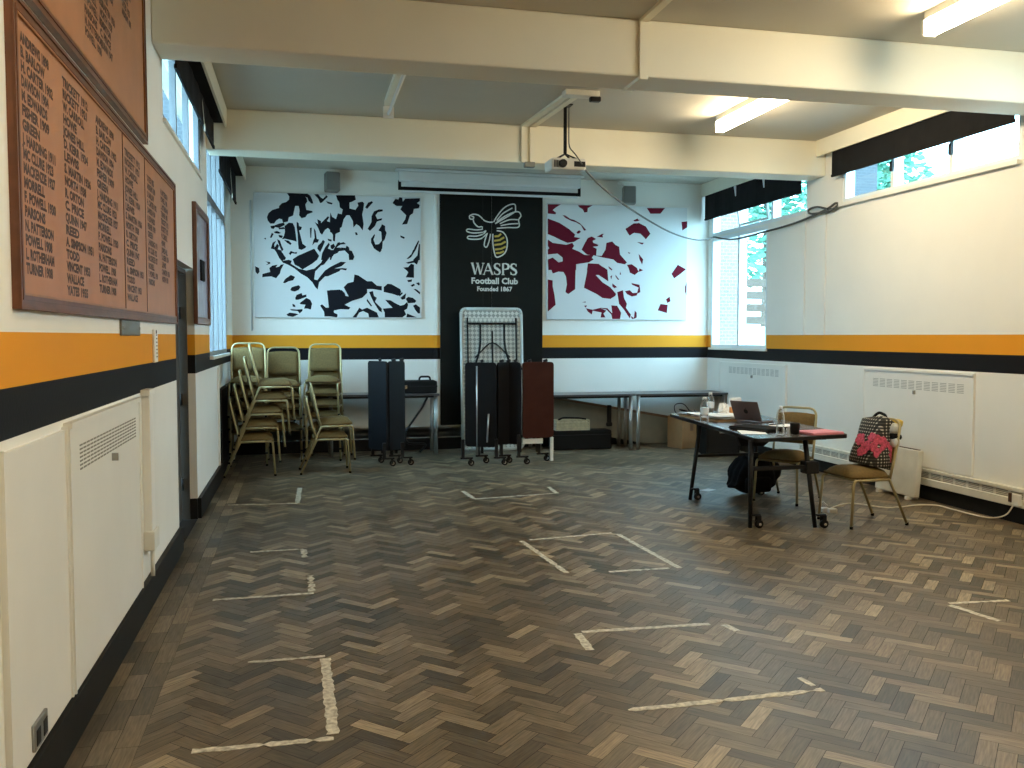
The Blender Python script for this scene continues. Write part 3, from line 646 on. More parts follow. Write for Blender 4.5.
MB().tube([(.03, .02, .34), (.03, .02, .175)], .012, 8).build('conduit', M['dirtyw'], t)
t = thing('wall_socket', 'chrome double power socket low on the left wall', 'socket', (XL + .012, 3.20, .245))
MB().box(0, .012, -.075, .075, -.045, .045, bev=.004).build('face_plate', M['grey'], t)
for y in (-.04, .04): MB().box(.0115, .014, y - .022, y + .022, -.03, .022).build('outlet', M['black'], t)

# ------------------------------------------------------------------ skirting heaters
def skirting_heater(label, axis, a0, a1, other, z0, z1):
    L = (a1 - a0) / 2
    loc = (other, (a0 + a1) / 2, z0) if axis == 'y' else ((a0 + a1) / 2, other, z0)
    t = thing('skirting_heater', label, 'skirting heater', loc, 0 if axis == 'y' else R(-90)); h = z1 - z0
    # local: x<0 is into the room
    MB().box(-.055, 0, -L, L, 0, h * .42, bev=.004).box(-.035, 0, -L, L, h * .42, h * .82).box(-.050, 0, -L, L, h * .82, h, bev=.004).build('casing', M['dirtyw'], t)
    g = MB(); n = int(2 * L / .16)
    for i in range(n):
        y = -L + (i + .5) * 2 * L / n
        for k in range(4): g.box(-.0365, -.0345, y - .065, y + .065, h * (.46 + k * .09), h * (.50 + k * .09))
    g.build('vent_grille', M['slot'], t)
    return t
skirting_heater('white skirting heater along the right wall below the radiator cover', 'y', 4.2, 9.6, XR, .138, .295)
skirting_heater('white skirting heater along the back wall behind the long table', 'x', -.6, 5.2, YB, .165, .315)
t = thing('extension_socket', 'small white socket box on the right wall heater with a cable', 'socket', (5.725, 6.22, .20))
MB().box(-.035, 0, -.05, .05, -.045, .05, bev=.006).build('socket_box', M['whitep'], t)
MB().box(-.042, -.034, .02, .052, -.02, .055).build('switch', M['groove'], t)
def cable(name, label, pts, r, m, cat='cable', n=8):
    P = [Vector(p) for p in pts]; out = []
    for i in range(len(P) - 1):
        p0, p1, p2, p3 = P[max(i - 1, 0)], P[i], P[i + 1], P[min(i + 2, len(P) - 1)]
        for j in range(n):
            t = j / n
            out.append(.5 * ((2 * p1) + (p2 - p0) * t + (2 * p0 - 5 * p1 + 4 * p2 - p3) * t * t + (3 * p1 - p0 - 3 * p2 + p3) * t ** 3))
    out.append(P[-1])
    return tag(MB().tube(out, r, 6).build(name, m), label, cat)
cable('power_cable', 'thin white power cable trailing across the floor to the right wall socket',
      [(4.55, 7.10, .008), (4.75, 7.25, .008), (4.935, 7.30, .008), (5.12, 7.05, .008), (5.45, 7.10, .008), (5.62, 7.05, .008), (5.63, 6.9, .008), (5.63, 6.65, .008), (5.66, 6.45, .010), (5.685, 6.30, .06), (5.695, 6.23, .152)], .006, M['wcable'])
t = thing('travel_plug', 'bundle of white plugs and adaptors on the floor behind the seat with the tartan bag', 'plug', (4.50, 7.06, 0))
mb = MB().box(-.06, .02, -.03, .03, 0, .035, bev=.008).box(-.03, .05, -.10, -.045, 0, .04, bev=.008).tube([(-.04, .03, .035), (-.05, .035, .07), (-.02, .02, .085), (.01, 0, .05)], .008, 6)
mb.build('adaptor', M['whitep'], t)
t = thing('electric_panel_heater', 'white electric panel heater standing on the floor against the right wall', 'heater', (5.66, 7.62, 0), 0)
tl = Matrix.Rotation(R(5), 4, 'Y')
MB().box(-.075, -.015, -.30, .30, .02, .47, bev=.012, mtx=tl).build('body', M['dirtyw'], t)
MB().box(-.06, -.03, -.27, .27, .468, .478, mtx=tl).build('top_grille', M['groove'], t)
MB().box(-.10, .02, -.24, -.20, 0, .03).build('foot', M['whitep'], t)
MB().box(-.10, .02, .20, .24, 0, .03).build('foot', M['whitep'], t)

# cable conduits on walls
for i, (y, lab) in enumerate(((9.63, 'thin white conduit on the right wall nearest the corner window'), (9.20, 'thin white conduit on the right wall below the looped cable'))):
    t = MB().box(XR - .014, XR, y - .04, y + .04, 1.56, 3.0, bev=.003).build('wall_conduit', M['wall']); tag(t, lab, 'conduit')
tag(MB().tube([(-.63, 12.188, 3.3), (-.63, 12.188, 1.62)], .011, 8).build('wall_cable', M['frame']), 'thin pale cable down the back wall left of the black and white canvas', 'cable')
tag(MB().box(1.75, 1.80, 12.18, YB, .32, 3.45, bev=.004).build('wall_conduit', M['wall']), 'white conduit on the back wall along the left edge of the banner', 'conduit')
t = thing('ceiling_trunking', 'twin white trunking along the ceiling and down the far beam by the projector', 'trunking', (2.30, 9.2, ZC))
mb = MB()
mb.prism([(-.06, 0, -.001), (.0, 0, -.001), (.09, -1.30, -.001), (.03, -1.30, -.001)], (0, 0, -.025))
mb.prism([(.03, 0, -.001), (.09, 0, -.001), (.18, -1.30, -.001), (.12, -1.30, -.001)], (0, 0, -.025))
mb.box(-.06, .0, -.025, 0, -.39, -.02).box(.03, .09, -.025, 0, -.39, -.02)
mb.build('cover', M['beam'], t)
MB().box(-.03, .08, -.05, .02, -.44, -.385, bev=.008).build('junction_box', M['spk'], t)
MB().box(.0, .32, -1.42, -1.30, -.05, 0, bev=.006).build('ceiling_socket', M['dirtyw'], t)
MB().box(.24, .34, -1.40, -1.34, -.09, -.045, bev=.01).build('plug', M['black'], t)
t = thing('beam_trunking', 'white trunking running over the nearer ceiling beam', 'trunking', (2.33, 5.99, ZC))
MB().box(-.03, .03, -1.4, 0, -.022, 0).box(-.03, .03, -.022, 0, -.412, -.022).box(-.03, .03, 0, .30, -.412, -.390).build('cover', M['beam'], t)
# ------------------------------------------------------------------ canvases, banner
def canvas(label, x0, x1, z0, z1, polys, ink):
    t = thing('canvas_print', label, 'canvas', ((x0 + x1) / 2, YB, (z0 + z1) / 2)); xc, zc = t.location.x, t.location.z
    mb = MB().box(x0 - xc, x1 - xc, -.04, 0, z0 - zc, z1 - zc, bev=.004)
    mb.mi = 1
    for ip, p in enumerate(polys):
        pts = []
        for i in range(0, len(p), 2):
            x = min(max(p[i] / 1000, x0), x1); z = min(max(p[i + 1] / 1000, z0), z1)
            v = (x - xc, -.0405 - ip * 2.5e-5, z - zc)
            if not pts or (Vector(pts[-1]) - Vector(v)).length > .002: pts.append(v)
        if len(pts) >= 3: mb.flatpoly(pts)
    mb.build('stretched_canvas', [M['canvas'], ink], t, normals=False)
    for a, b in ((x0 - xc + .03, x0 - xc + .06), (x1 - xc - .06, x1 - xc - .03)): MB().box(a, b, -.004, -.001, z0 - zc + .03, z1 - zc - .03).build('stretcher_bar', M['tan'], t)
canvas('large white canvas with a black print of tackling rugby players', -.592, 1.575, 1.79, 3.405, ART_BLACK, M['inkb'])
canvas('large white canvas with a maroon print of a leaping figure', 3.335, 5.425, 1.78, 3.39, ART_RED, M['inkr'])

bx0, bx1 = 1.835, 3.275; bxc = (bx0 + bx1) / 2
t = thing('club_banner', 'tall black banner with a wasp emblem and white lettering on the back wall', 'banner', (bxc, YB, .33))
MB().box(bx0 - bxc, -.004, -.022, 0, 0, 3.19, bev=.003).box(.004 - .004, bx1 - bxc, -.022, 0, 0, 3.19, bev=.003).build('banner_panel', M['banner'], t)
MB().box(-.13, -.122, -.0235, -.0215, 1.4, 3.19).build('panel_joint', M['skirt'], t)
mb = MB()
def smooth(P, n=4):
    P = [Vector(p) for p in P]; out = []
    for i in range(len(P) - 1):
        p0, p1, p2, p3 = P[max(i - 1, 0)], P[i], P[i + 1], P[min(i + 2, len(P) - 1)]
        for j in range(n):
            u = j / n; out.append(.5 * ((2 * p1) + (p2 - p0) * u + (2 * p0 - 5 * p1 + 4 * p2 - p3) * u * u + (3 * p1 - p0 - 3 * p2 + p3) * u ** 3))
    return out + [P[-1]]
for p in WASP: mb.ribbon(smooth([(p[i] / 1000 - bxc, -.0235, p[i + 1] / 1000 - .33) for i in range(0, len(p), 2)]), .017, (0, -1, 0))
em = mb.build('wasp_emblem', M['bwhite'], t, normals=False)
mb = MB()
for p in WASP_STRIPES: mb.ribbon([(p[i] / 1000 - bxc, -.0238, p[i + 1] / 1000 - .33) for i in range(0, len(p), 2)], .026, (0, -1, 0))
mb.build('emblem_stripes', M['byel'], em, normals=False)
mb = MB()
# big serif letters drawn as thick and thin strokes with end serifs
def glyph(ch, x, w, h, z):
    O = lambda a, b: (x + a * w, -.0236, z + b * h)
    thick, thin = .027, .012
    st = lambda pts, ww: mb.ribbon([O(*p) for p in pts], ww, (0, -1, 0))
    if ch == 'W':
        st([(.06, 1), (.30, 0)], thick); st([(.30, 0), (.52, .95)], thin); st([(.48, 1), (.72, 0)], thick); st([(.72, 0), (.95, 1)], thin)
        for a in (.06, .95, .48): st([(a - .11, .985), (a + .10, .985)], .012)
    if ch == 'A':
        st([(.05, 0), (.48, 1)], thin); st([(.48, 1), (.92, 0)], thick); st([(.22, .34), (.74, .34)], .014)
        for a in (.05, .92): st([(a - .12, .01), (a + .12, .01)], .012)
    if ch == 'P':
        st([(.2, 0), (.2, 1)], thick); st([(.2, .985), (.55, .985), (.82, .90), (.90, .74), (.82, .57), (.55, .49), (.2, .49)], [.014, .016, .03, .036, .03, .016, .014])
        st([(.02, .01), (.40, .01)], .012)
    if ch == 'S':
        st([(.84, .80), (.74, .94), (.50, .99), (.25, .93), (.14, .77), (.24, .61), (.52, .50), (.78, .38), (.86, .22), (.74, .06), (.48, .01), (.24, .05), (.12, .20)], [.012, .016, .016, .022, .03, .034, .034, .034, .03, .022, .016, .016, .012])
        st([(.85, .74), (.85, .98)], .010); st([(.11, .02), (.11, .27)], .010)
xx = 2.268
for ch, w in (('W', .175), ('A', .135), ('S', .105), ('P', .115), ('S', .105)):
    glyph(ch, xx - bxc, w, .155, 2.393 - .33); xx += w + (-.008 if ch == 'W' else .006)
text_mesh(mb, 'Football Club', .115, (2.262 - bxc, -.0236, 2.268 - .33), (1, 0, 0), (0, 0, 1), width=.655, bold=.004)
text_mesh(mb, 'Founded 1867', .085, (2.343 - bxc, -.0236, 2.168 - .33), (1, 0, 0), (0, 0, 1), width=.495, bold=.003)
mb.build('lettering', M['bwhite'], t, normals=False)

# wall speakers
def speaker(label, x, z, rz):
    t = thing('wall_speaker', label, 'speaker', (x, YB - .16, z), rz)
    b = MB().box(-.092, .092, -.09, .09, -.125, .125, bev=.02); b.build('case', M['spk'], t)
    MB().box(-.08, .08, -.096, -.089, -.11, .11, bev=.003).build('front_grille', mat('speaker_cloth', (.15, .15, .14), .9), t)
    MB().tube([(0, .08, 0), (0, .15, .02)], .018, 8).build('bracket', M['spk'], t)
    return t
speaker('grey wall speaker above the black and white canvas', .405, 3.545, R(8))
s = speaker('grey wall speaker above the maroon canvas', 4.49, 3.515, R(-14))
MB().tube([(-.02, .05, .12), (-.12, .10, .19), (-.14, .16, .20)], .016, 6).build('support_arm', M['whitep'], s)

# projection screen
t = thing('projection_screen', 'white roll-down projection screen case hung above the banner', 'projection screen', (2.49, 11.9, 3.50))
MB().box(-1.28, 1.28, -.05, .06, .20, .235, bev=.01).box(-1.24, 1.24, -.045, .05, .06, .20, bev=.02).build('case', M['screenc'], t)
MB().box(-1.215, 1.215, -.004, .004, -.01, .08).build('screen_cloth', M['screenc'], t)
MB().box(-1.245, -1.205, -.009, .0, -.012, .085).box(1.205, 1.245, -.009, .0, -.012, .085).box(-1.245, 1.245, -.009, .0, -.045, .0).build('black_border', M['bcloth'], t)
MB().box(-1.2, 1.2, -.012, .012, -.075, -.045, bev=.004).build('bottom_bar', M['screenc'], t)
MB().box(-1.0, -.95, -.02, .02, .23, .245).box(.95, 1.0, -.02, .02, .23, .245).build('hanger', M['grey'], t)

# projector
t = thing('ceiling_projector', 'pale projector hanging from the ceiling on a black pole', 'projector', (2.46, 8.33, ZC))
b = MB().box(-.17, .17, -.13, .13, -.63, -.52, bev=.018); b.build('body', M['proj'], t)
v = MB()
for k in range(6): v.box(-.145 + k * .014, -.137 + k * .014, -.1325, -.129, -.61, -.545)
v.box(.05, .16, -.1325, -.129, -.60, -.55); v.build('vent', M['black'], t)
MB().tube([(-.06, -.13, -.575), (-.06, -.16, -.575)], [.04, .035], 14).build('lens_ring', M['black'], t)
MB().tube([(0, 0, -.47), (0, 0, 0)], .017, 8).build('pole', M['black'], t)
mp = MB().box(-.06, .06, -.06, .06, -.012, 0, bev=.003)
for sx, sy in ((-1, -1), (1, -1), (-1, 1), (1, 1)): mp.tube([(0, 0, -.46), (sx * .11, sy * .08, -.525)], .009, 6)
mp.build('mount', M['black'], t)
MB().tube(bend([(.03, -.02, -.02), (.03, -.02, -.40), (.05, -.13, -.47), (.12, -.16, -.58)], .06), .006, 6).build('cable', M['cable'], t)
cable('hanging_cable', 'dark cable sagging from the projector across to the corner window',
      [(2.58, 8.22, 3.16), (2.95, 8.55, 2.985), (3.6, 9.3, 2.86), (4.5, 10.5, 2.82), (5.3, 11.5, 2.86), (5.74, 11.95, 2.955)], .010, M['cable'])
cable('looped_cable', 'black cable looped on a hook high on the right wall between the windows',
      [(5.74, 11.95, 2.965), (5.72, 11.3, 2.86), (5.73, 10.4, 2.87), (5.74, 9.7, 2.90), (5.74, 9.15, 2.96), (5.74, 8.93, 3.01), (5.735, 8.90, 2.97), (5.74, 9.1, 2.94), (5.74, 9.42, 2.96), (5.74, 9.47, 3.01), (5.74, 9.30, 3.02), (5.74, 9.0, 2.95), (5.76, 8.88, 2.99)], .013, M['cable'])
tag(MB().tube([(5.72, 9.06, 2.962), (XR, 9.06, 2.962)], .012, 8).build('wall_hook', M['black']), 'small black hook holding the looped cable on the right wall', 'hook')

# ------------------------------------------------------------------ stacking chairs (local +X is the way the chair faces)
def make_chair(label, group=None):
    t = thing('stacking_chair', label, 'chair', group=group)
    r = .0115
    # seat cushion: domed top, thick front
    n, m = 10, 8; mb = MB(); top = []; bot = []
    for i in range(n + 1):
        u = i / n; x = -.135 + .385 * u
        hw = .205 * (1 - .10 * abs(2 * u - 1) ** 6) - .012 * (1 - u)
        a, b = [], []
        for j in range(m + 1):
            v = -1 + 2 * j / m
            dome = (1 - abs(v) ** 4) * (1 - abs(2 * u - 1) ** 6)
            a.append(mb.bm.verts.new((x, v * hw, .412 + .062 * dome + .010 * u)))
            b.append(mb.bm.verts.new((x, v * hw, .396 + .004 * u)))
        top.append(a); bot.append(b)
    for i in range(n):
        for j in range(m):
            mb.bm.faces.new((top[i][j], top[i + 1][j], top[i + 1][j + 1], top[i][j + 1])); mb.bm.faces.new((bot[i][j], bot[i][j + 1], bot[i + 1][j + 1], bot[i + 1][j]))
    for i in range(n):
        mb.bm.faces.new((top[i][0], bot[i][0], bot[i + 1][0], top[i + 1][0])); mb.bm.faces.new((top[i][m], top[i + 1][m], bot[i + 1][m], bot[i][m]))
    for j in range(m):
        mb.bm.faces.new((top[0][j], top[0][j + 1], bot[0][j + 1], bot[0][j])); mb.bm.faces.new((top[n][j], bot[n][j], bot[n][j + 1], top[n][j + 1]))
    mb.build('seat', M['fabric'], t, smooth=True)
    # backrest pad between the posts
    def post(z): return -.105 - .10 * (z - .385) / .477
    mb = MB(); n, m = 6, 8; F, B = [], []
    for i in range(n + 1):
        z = .525 + .28 * i / n; fr, bk = [], []
        for j in range(m + 1):
            v = -1 + 2 * j / m; e = (1 - abs(v) ** 4) * (1 - abs(2 * i / n - 1) ** 6); arch = .012 * (1 - v * v) * (1 if i == n else 0)
            fr.append(mb.bm.verts.new((post(z) + .004 + .020 * e - .012 * (1 - v * v), v * .183, z + arch)))
            bk.append(mb.bm.verts.new((post(z) - .010 - .008 * e - .012 * (1 - v * v), v * .183, z + arch)))
        F.append(fr); B.append(bk)
    for i in range(n):
        for j in range(m):
            mb.bm.faces.new((F[i][j], F[i][j + 1], F[i + 1][j + 1], F[i + 1][j])); mb.bm.faces.new((B[i][j], B[i + 1][j], B[i + 1][j + 1], B[i][j + 1]))
        mb.bm.faces.new((F[i][0], F[i + 1][0], B[i + 1][0], B[i][0])); mb.bm.faces.new((F[i][m], B[i][m], B[i + 1][m], F[i + 1][m]))
    for j in range(m):
        mb.bm.faces.new((F[0][j], B[0][j], B[0][j + 1], F[0][j + 1])); mb.bm.faces.new((F[n][j], F[n][j + 1], B[n][j + 1], B[n][j]))
    mb.build('backrest', M['fabric'], t, smooth=True)
    # frame
    y = .198
    MB().tube(bend([(-.10, -y, .388), (post(.60), -y, .60), (post(.862), -y + .008, .862), (post(.862), y - .008, .862), (post(.60), y, .60), (-.10, y, .388)], .085, 6), r, 8).build('back_hoop', M['chairm'], t)
    s = MB()
    for q in (-y, y): s.tube([(-.10, q, .385), (.20, q, .385)], r, 8)
    s.tube([(.205, -y, .385), (.205, y, .385)], .009, 8).tube([(-.10, -y, .385), (-.10, y, .385)], .009, 8); s.build('seat_rail', M['chairm'], t)
    for q in (-1, 1):
        for kind in (0, 1):
            p = bend([(.18, q * y, .385), (.248, q * y, .385), (.272, q * (y + .012), .012)], .05, 5) if kind else [(-.085, q * y, .385), (-.10, q * (y + .001), .376), (-.27, q * (y + .010), .012)]
            lg = MB().tube(p, r, 8).build('leg', M['chairm'], t)
            e = p[-1]; MB().tube([(e[0], e[1], .022), (e[0], e[1], 0)], .0135, 8).build('foot_cap', M['rubber'], lg)
    return t
GRP = 'stacked chairs by the left wall'
chair0 = make_chair('x', GRP)
ORD = ['bottom', 'second from bottom', 'middle', 'second from top', 'top']
first = [True]
def stack(x, y, rz, n, dx, dz, where):
    for k in range(n):
        o = ORD if n == 5 else (['bottom', 'second from bottom', 'second from top', 'top'] if n == 4 else ['lower', 'upper'])
        lab = 'olive gold stacking chair, %s of %s' % (o[k], where)
        loc = (x + math.cos(rz) * dx * k, y + math.sin(rz) * dx * k, dz * k)
        if first[0]:
            chair0.location = loc; chair0.rotation_euler = (0, 0, rz); chair0['label'] = lab; first[0] = False
        else:
            dup(chair0, loc, rz, lab)
stack(-.585, 10.45, R(2), 5, .054, .150, 'the tall side-on stack nearest the left wall')
stack(.235, 10.48, R(2), 2, .054, .150, 'the low two-chair stack')
stack(-.635, 11.35, R(-90), 5, .045, .150, 'the stack half hidden in the left corner')
stack(-.23, 11.62, R(-90), 5, .045, .136, 'the middle of three stacks facing the viewer')
stack(.28, 11.62, R(-98), 5, .045, .146, 'the stack behind the low pair')
c = dup(chair0, (4.47, 7.666, 0), -2.507, 'gold stacking chair standing behind the laptop table'); del c['group']
c = dup(chair0, (4.531, 6.576, 0), 3.215, 'gold stacking chair with a tartan bag on its seat'); del c['group']

t = thing('added_shade_board', 'added black board standing in for shade on the left wall behind the chair stacks', 'board', (XL + .012, 11.0, .173))  # black sheet added to supply the shade on the wall behind the stacks
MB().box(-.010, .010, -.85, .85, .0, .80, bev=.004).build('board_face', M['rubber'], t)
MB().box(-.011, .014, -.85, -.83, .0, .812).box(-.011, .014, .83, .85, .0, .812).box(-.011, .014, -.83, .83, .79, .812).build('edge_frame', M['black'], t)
tag(MB().box(XL, XL + .02, 9.96, 10.02, .175, 1.22, bev=.003).build('wall_conduit', M['white']), 'white upright strip on the lower left wall just before the chair stacks', 'conduit')
# ------------------------------------------------------------------ tartan bag on the seat
t = thing('tartan_bag', 'black and white tartan bag with pink flowers on the gold chair seat', 'bag', (4.585, 6.575, .472), R(184))
lean = Matrix.Rotation(R(-13), 4, 'Y')
n, m = 12, 16; mb = MB(); rings = []
for i in range(n + 1):
    z = .40 * i / n; u = i / n
    wx = .125 * (1 - .35 * u ** 2) + .006 * math.sin(9 * u); wy = .165 * (1 - .10 * u) + .006 * math.sin(7 * u)
    rings.append([mb.bm.verts.new(lean @ Vector((math.copysign(abs(math.cos(a)) ** .6, math.cos(a)) * wx, math.copysign(abs(math.sin(a)) ** .6, math.sin(a)) * wy, z + .02 * math.sin(2 * a) * u))) for a in [2 * math.pi * k / m for k in range(m)]])
for i in range(n):
    for k in range(m): mb.bm.faces.new((rings[i][k], rings[i][(k + 1) % m], rings[i + 1][(k + 1) % m], rings[i + 1][k]))
mb.bm.faces.new(rings[0]); mb.bm.faces.new(rings[-1])
mb.build('bag_body', M['tartan'], t, smooth=True)
mb = MB()
for k, (a, b, s) in enumerate(((.06, .14, .055), (-.03, .20, .05), (.10, .23, .04), (.02, .10, .04))):
    pts = [lean @ Vector((.0, 0, 0))]
    for j in range(5):
        an = j * 2 * math.pi / 5 + k
        c0 = Vector((0, a + math.cos(an) * s * .6, b + math.sin(an) * s * .6))
        ring = [Vector((.128 - .045 * ((c0.z + s * .5 * math.sin(q)) / .4) ** 2, c0.y + s * .5 * math.cos(q), c0.z + s * .5 * math.sin(q))) for q in [2 * math.pi * w / 8 for w in range(8)]]
        mb.prism([lean @ p for p in ring], lean.to_3x3() @ Vector((.008, 0, 0)))
mb.build('flower_print', M['pinkf'], t)
mb = MB()
for k, (a, b, s) in enumerate(((-.02, .13, .07), (.06, .17, .06))):   # the side panel turned to the view carries the same flowers
    for j in range(5):
        an = j * 2 * math.pi / 5 + k
        cx, cz = (.075 if k else -.01) + math.cos(an) * .05, b + math.sin(an) * .058
        mb.prism([lean @ Vector((cx + .036 * math.cos(q), .150 - .02 * (cz / .4), cz + .042 * math.sin(q))) for q in [2 * math.pi * w / 8 for w in range(8)]], lean.to_3x3() @ Vector((0, .016, 0)))
mb.build('flower_print', M['pinkf'], t)
MB().tube([lean @ Vector(p) for p in bend([(.02, .12, .36), (.03, .11, .43), (.0, -.02, .455), (-.02, -.09, .42), (-.01, -.11, .36)], .06)], .012, 8).build('handle', M['bcloth'], t)
MB().box(-.095, .0, .10, .185, .29, .385, bev=.03, mtx=lean).build('silver_pouch', M['silver'], t)
MB().box(-.10, -.03, .12, .20, .19, .27, bev=.025, mtx=lean).build('silver_pouch', M['silver'], t)
MB().box(-.125, -.05, .0, .15, .36, .425, bev=.02, mtx=lean).build('yellow_scarf', M['yellow'], t)
MB().box(-.115, -.01, .11, .195, .245, .31, bev=.035, mtx=lean).build('black_pouch', M['bcloth'], t)

# ------------------------------------------------------------------ laptop table
TZ = .745
t = thing('folding_table', 'grey topped table on castors carrying the laptop and bottles', 'table', (4.0, 7.6, 0))
Q = [(3.473, 6.436), (4.37, 6.552), (4.62, 8.85), (3.727, 8.762)]
def rounded(Qs, r, n=5):
    out = []; k = len(Qs)
    for i in range(k):
        p = Vector(Qs[i]); a = (Vector(Qs[i - 1]) - p).normalized(); b = (Vector(Qs[(i + 1) % k]) - p).normalized()
        for j in range(n + 1):
            s = j / n; out.append((p + a * r).lerp(p, s).lerp(p.lerp(p + b * r, s), s))
    return out
rp = [(p.x - 4.0, p.y - 7.6) for p in rounded(Q, .05)]
MB().prism([(x, y, TZ - .028) for x, y in rp], (0, 0, .026)).build('tabletop', M['lamtop'], t)
cx = sum(p[0] for p in rp) / len(rp); cy = sum(p[1] for p in rp) / len(rp)
MB().prism([(cx + (x - cx) * 1.004, cy + (y - cy) * 1.002, TZ - .034) for x, y in rp], (0, 0, .028)).build('edge_band', M['black'], t)
legs = [((3.48, 6.53), (3.515, 6.59)), ((4.0, 6.60), (4.03, 6.475)), ((3.66, 7.86), (3.565, 7.86)), ((4.30, 7.95), (4.27, 7.95))]
for (a, b) in legs:
    lg = MB().tube([(a[0] - 4, a[1] - 7.6, TZ - .03), (b[0] - 4, b[1] - 7.6, .0 if b[1] < 6.55 or True else 0)], [.021, .017], 10).build('leg', M['black'], t)
    ex, ey = b[0] - 4 + .05, b[1] - 7.6 - .03
    w = MB().box(ex - .055, ex + .02, ey - .018, ey + .018, .10, .115, bev=.004).box(ex - .012, ex + .022, ey - .022, ey - .014, .03, .105).box(ex - .012, ex + .022, ey + .014, ey + .022, .03, .105).tube([(ex + .012, ey - .013, .034), (ex + .012, ey + .013, .034)], .034, 14)
    w.build('castor', M['black'], lg)
    MB().tube([(ex + .012, ey - .025, .034), (ex + .012, ey + .025, .034)], .012, 8).build('castor_hub', M['steel'], lg)
f = MB()
f.box(-.50, .02, -1.06, -1.02, .47, .50)
MB().box(-.38, .28, .28, .31, .40, .425).build('frame_rail', M['black'], t)
f.build('frame_rail', M['black'], t)
MB().box(-.03, .09, -1.08, -.98, .43, .53, bev=.01).build('tilt_lock', M['black'], t)
MB().box(-.27, .26, -.90, .50, TZ - .06, TZ - .034).build('under_frame', M['black'], t)
f2 = MB().prism([(-.10, -.10, TZ - .20), (.10, -.15, TZ - .20), (.16, -.30, TZ - .08), (-.2, -.2, TZ - .08)], (0, .05, 0)); f2.build('pivot_plate', M['black'], t)

def bottle(label, x, y, z, s=1.0, sleeve=True):
    t = thing('water_bottle', label, 'bottle', (x, y, z), 0, 'water bottles on the laptop table')
    MB().lathe([(.030 * s, .0), (.033 * s, .006), (.033 * s, .05), (.030 * s, .06), (.033 * s, .07), (.033 * s, .145), (.031 * s, .16), (.022 * s, .19), (.014 * s, .205), (.013 * s, .222)], seg=18).build('bottle_body', M['clear'], t)
    if sleeve: MB().lathe([(.0335 * s, .075), (.0337 * s, .078), (.0337 * s, .135), (.0335 * s, .138)], seg=18).build('label', M['label'], t)
    MB().lathe([(.0155 * s, .212), (.0155 * s, .232), (.013 * s, .235)], seg=14).build('cap', M['whitep'], t)
bottle('clear water bottle with a pale label nearest the table edge beside the papers', 3.655, 7.76, TZ, 1.18)
bottle('clear water bottle standing behind the papers, farthest from the viewer', 4.03, 8.42, TZ, 1.18)
bottle('clear unlabelled water bottle at the near end of the table beside the pink folder', 3.80, 6.64, TZ, .98, False)

# laptop with its lid toward the view, on a closed black one
t = thing('laptop_sleeve', 'closed black laptop case lying under the open laptop', 'laptop case', (3.80, 7.02, TZ), R(-62))
MB().box(-.20, .20, -.14, .14, 0, .030, bev=.014, seg=3).build('case', M['bcloth'], t)
MB().tube([(-.195, -.138, .015), (.195, -.138, .015)], .004, 6).build('zip', M['black'], t)
t = thing('laptop', 'open brown-grey laptop seen from behind its tilted lid', 'laptop', (4.135, 7.70, TZ), R(-60))
MB().box(-.145, .145, -.105, .105, 0, .016, bev=.005).build('base', M['alu'], t)
ld = Matrix.Translation((0, -.10, .018)) @ Matrix.Rotation(R(26), 4, 'X')
l = MB().box(-.145, .145, -.004, .004, 0, .205, bev=.0035, mtx=ld).build('lid', M['alu'], t)
mb = MB()
mb.poly([ld @ Vector((.022 * math.cos(a) * (1 - .15 * math.sin(a) ** 8), -.0046, .10 + .024 * math.sin(a))) for a in [2 * math.pi * k / 16 for k in range(16)]])
mb.poly([ld @ Vector(p) for p in ((.0, -.0046, .127), (.010, -.0046, .132), (.012, -.0046, .142), (.003, -.0046, .137))])
mb.build('lid_mark', M['black'], l, normals=False)
MB().box(-.135, .135, .0042, .0050, .012, .195, mtx=ld).build('screen', M['black'], l)
MB().box(-.125, .125, -.05, .08, .016, .018).build('keyboard', M['black'], t)

def flat(name, label, cat, x, y, w, d, h, rz, m, z=TZ, part='sheet', bev=.002):
    t = thing(name, label, cat, (x, y, z), rz); MB().box(-w / 2, w / 2, -d / 2, d / 2, 0, h, bev=min(bev, h * .45)).build(part, m, t); return t
t = thing('paper_tray', 'shallow cardboard tray of loose white papers beside the bottles', 'tray', (3.92, 8.08, TZ), R(10))
MB().box(-.20, .24, -.32, .30, 0, .006).box(-.20, .24, -.33, -.32, 0, .02).box(-.20, .24, .30, .31, 0, .02).box(-.21, -.20, -.33, .31, 0, .02).box(.24, .25, -.33, .31, 0, .02).build('tray', M['card'], t)
mb = MB()
for k in range(10):
    mt = Matrix.Translation((random.uniform(-.09, .12), random.uniform(-.2, .2), .021 + k * .003)) @ Matrix.Rotation(random.uniform(-.3, .3), 4, 'Z')
    mb.box(-.105, .105, -.148, .148, 0, .002, mtx=mt)
mb.build('loose_papers', M['paper'], t)
t = thing('crumpled_tissue', 'crumpled white tissue on the papers beside the far bottle', 'tissue', (4.02, 8.10, TZ + .038))
mb = MB(); bmesh.ops.create_icosphere(mb.bm, subdivisions=3, radius=.055)
rnd = random.Random(5)
for v in mb.bm.verts: v.co = Vector((v.co.x, v.co.y, max(0, v.co.z * 1.2 + .04))) * rnd.uniform(.72, 1.15)
mb.build('tissue', M['paper'], t)
t = thing('snack_packet', 'white and orange packet standing behind the laptop lid', 'packet', (4.20, 8.22, TZ), R(20))
MB().box(-.075, .075, -.02, .02, 0, .10, bev=.008).build('packet_base', M['orange'], t)
MB().box(-.073, .073, -.018, .018, .10, .19, bev=.008).build('packet_top', M['paper'], t)
t = thing('cable_tangle', 'tangle of black leads at the far corner of the laptop table', 'cables', (3.80, 8.42, TZ))
mb = MB(); rnd = random.Random(11)
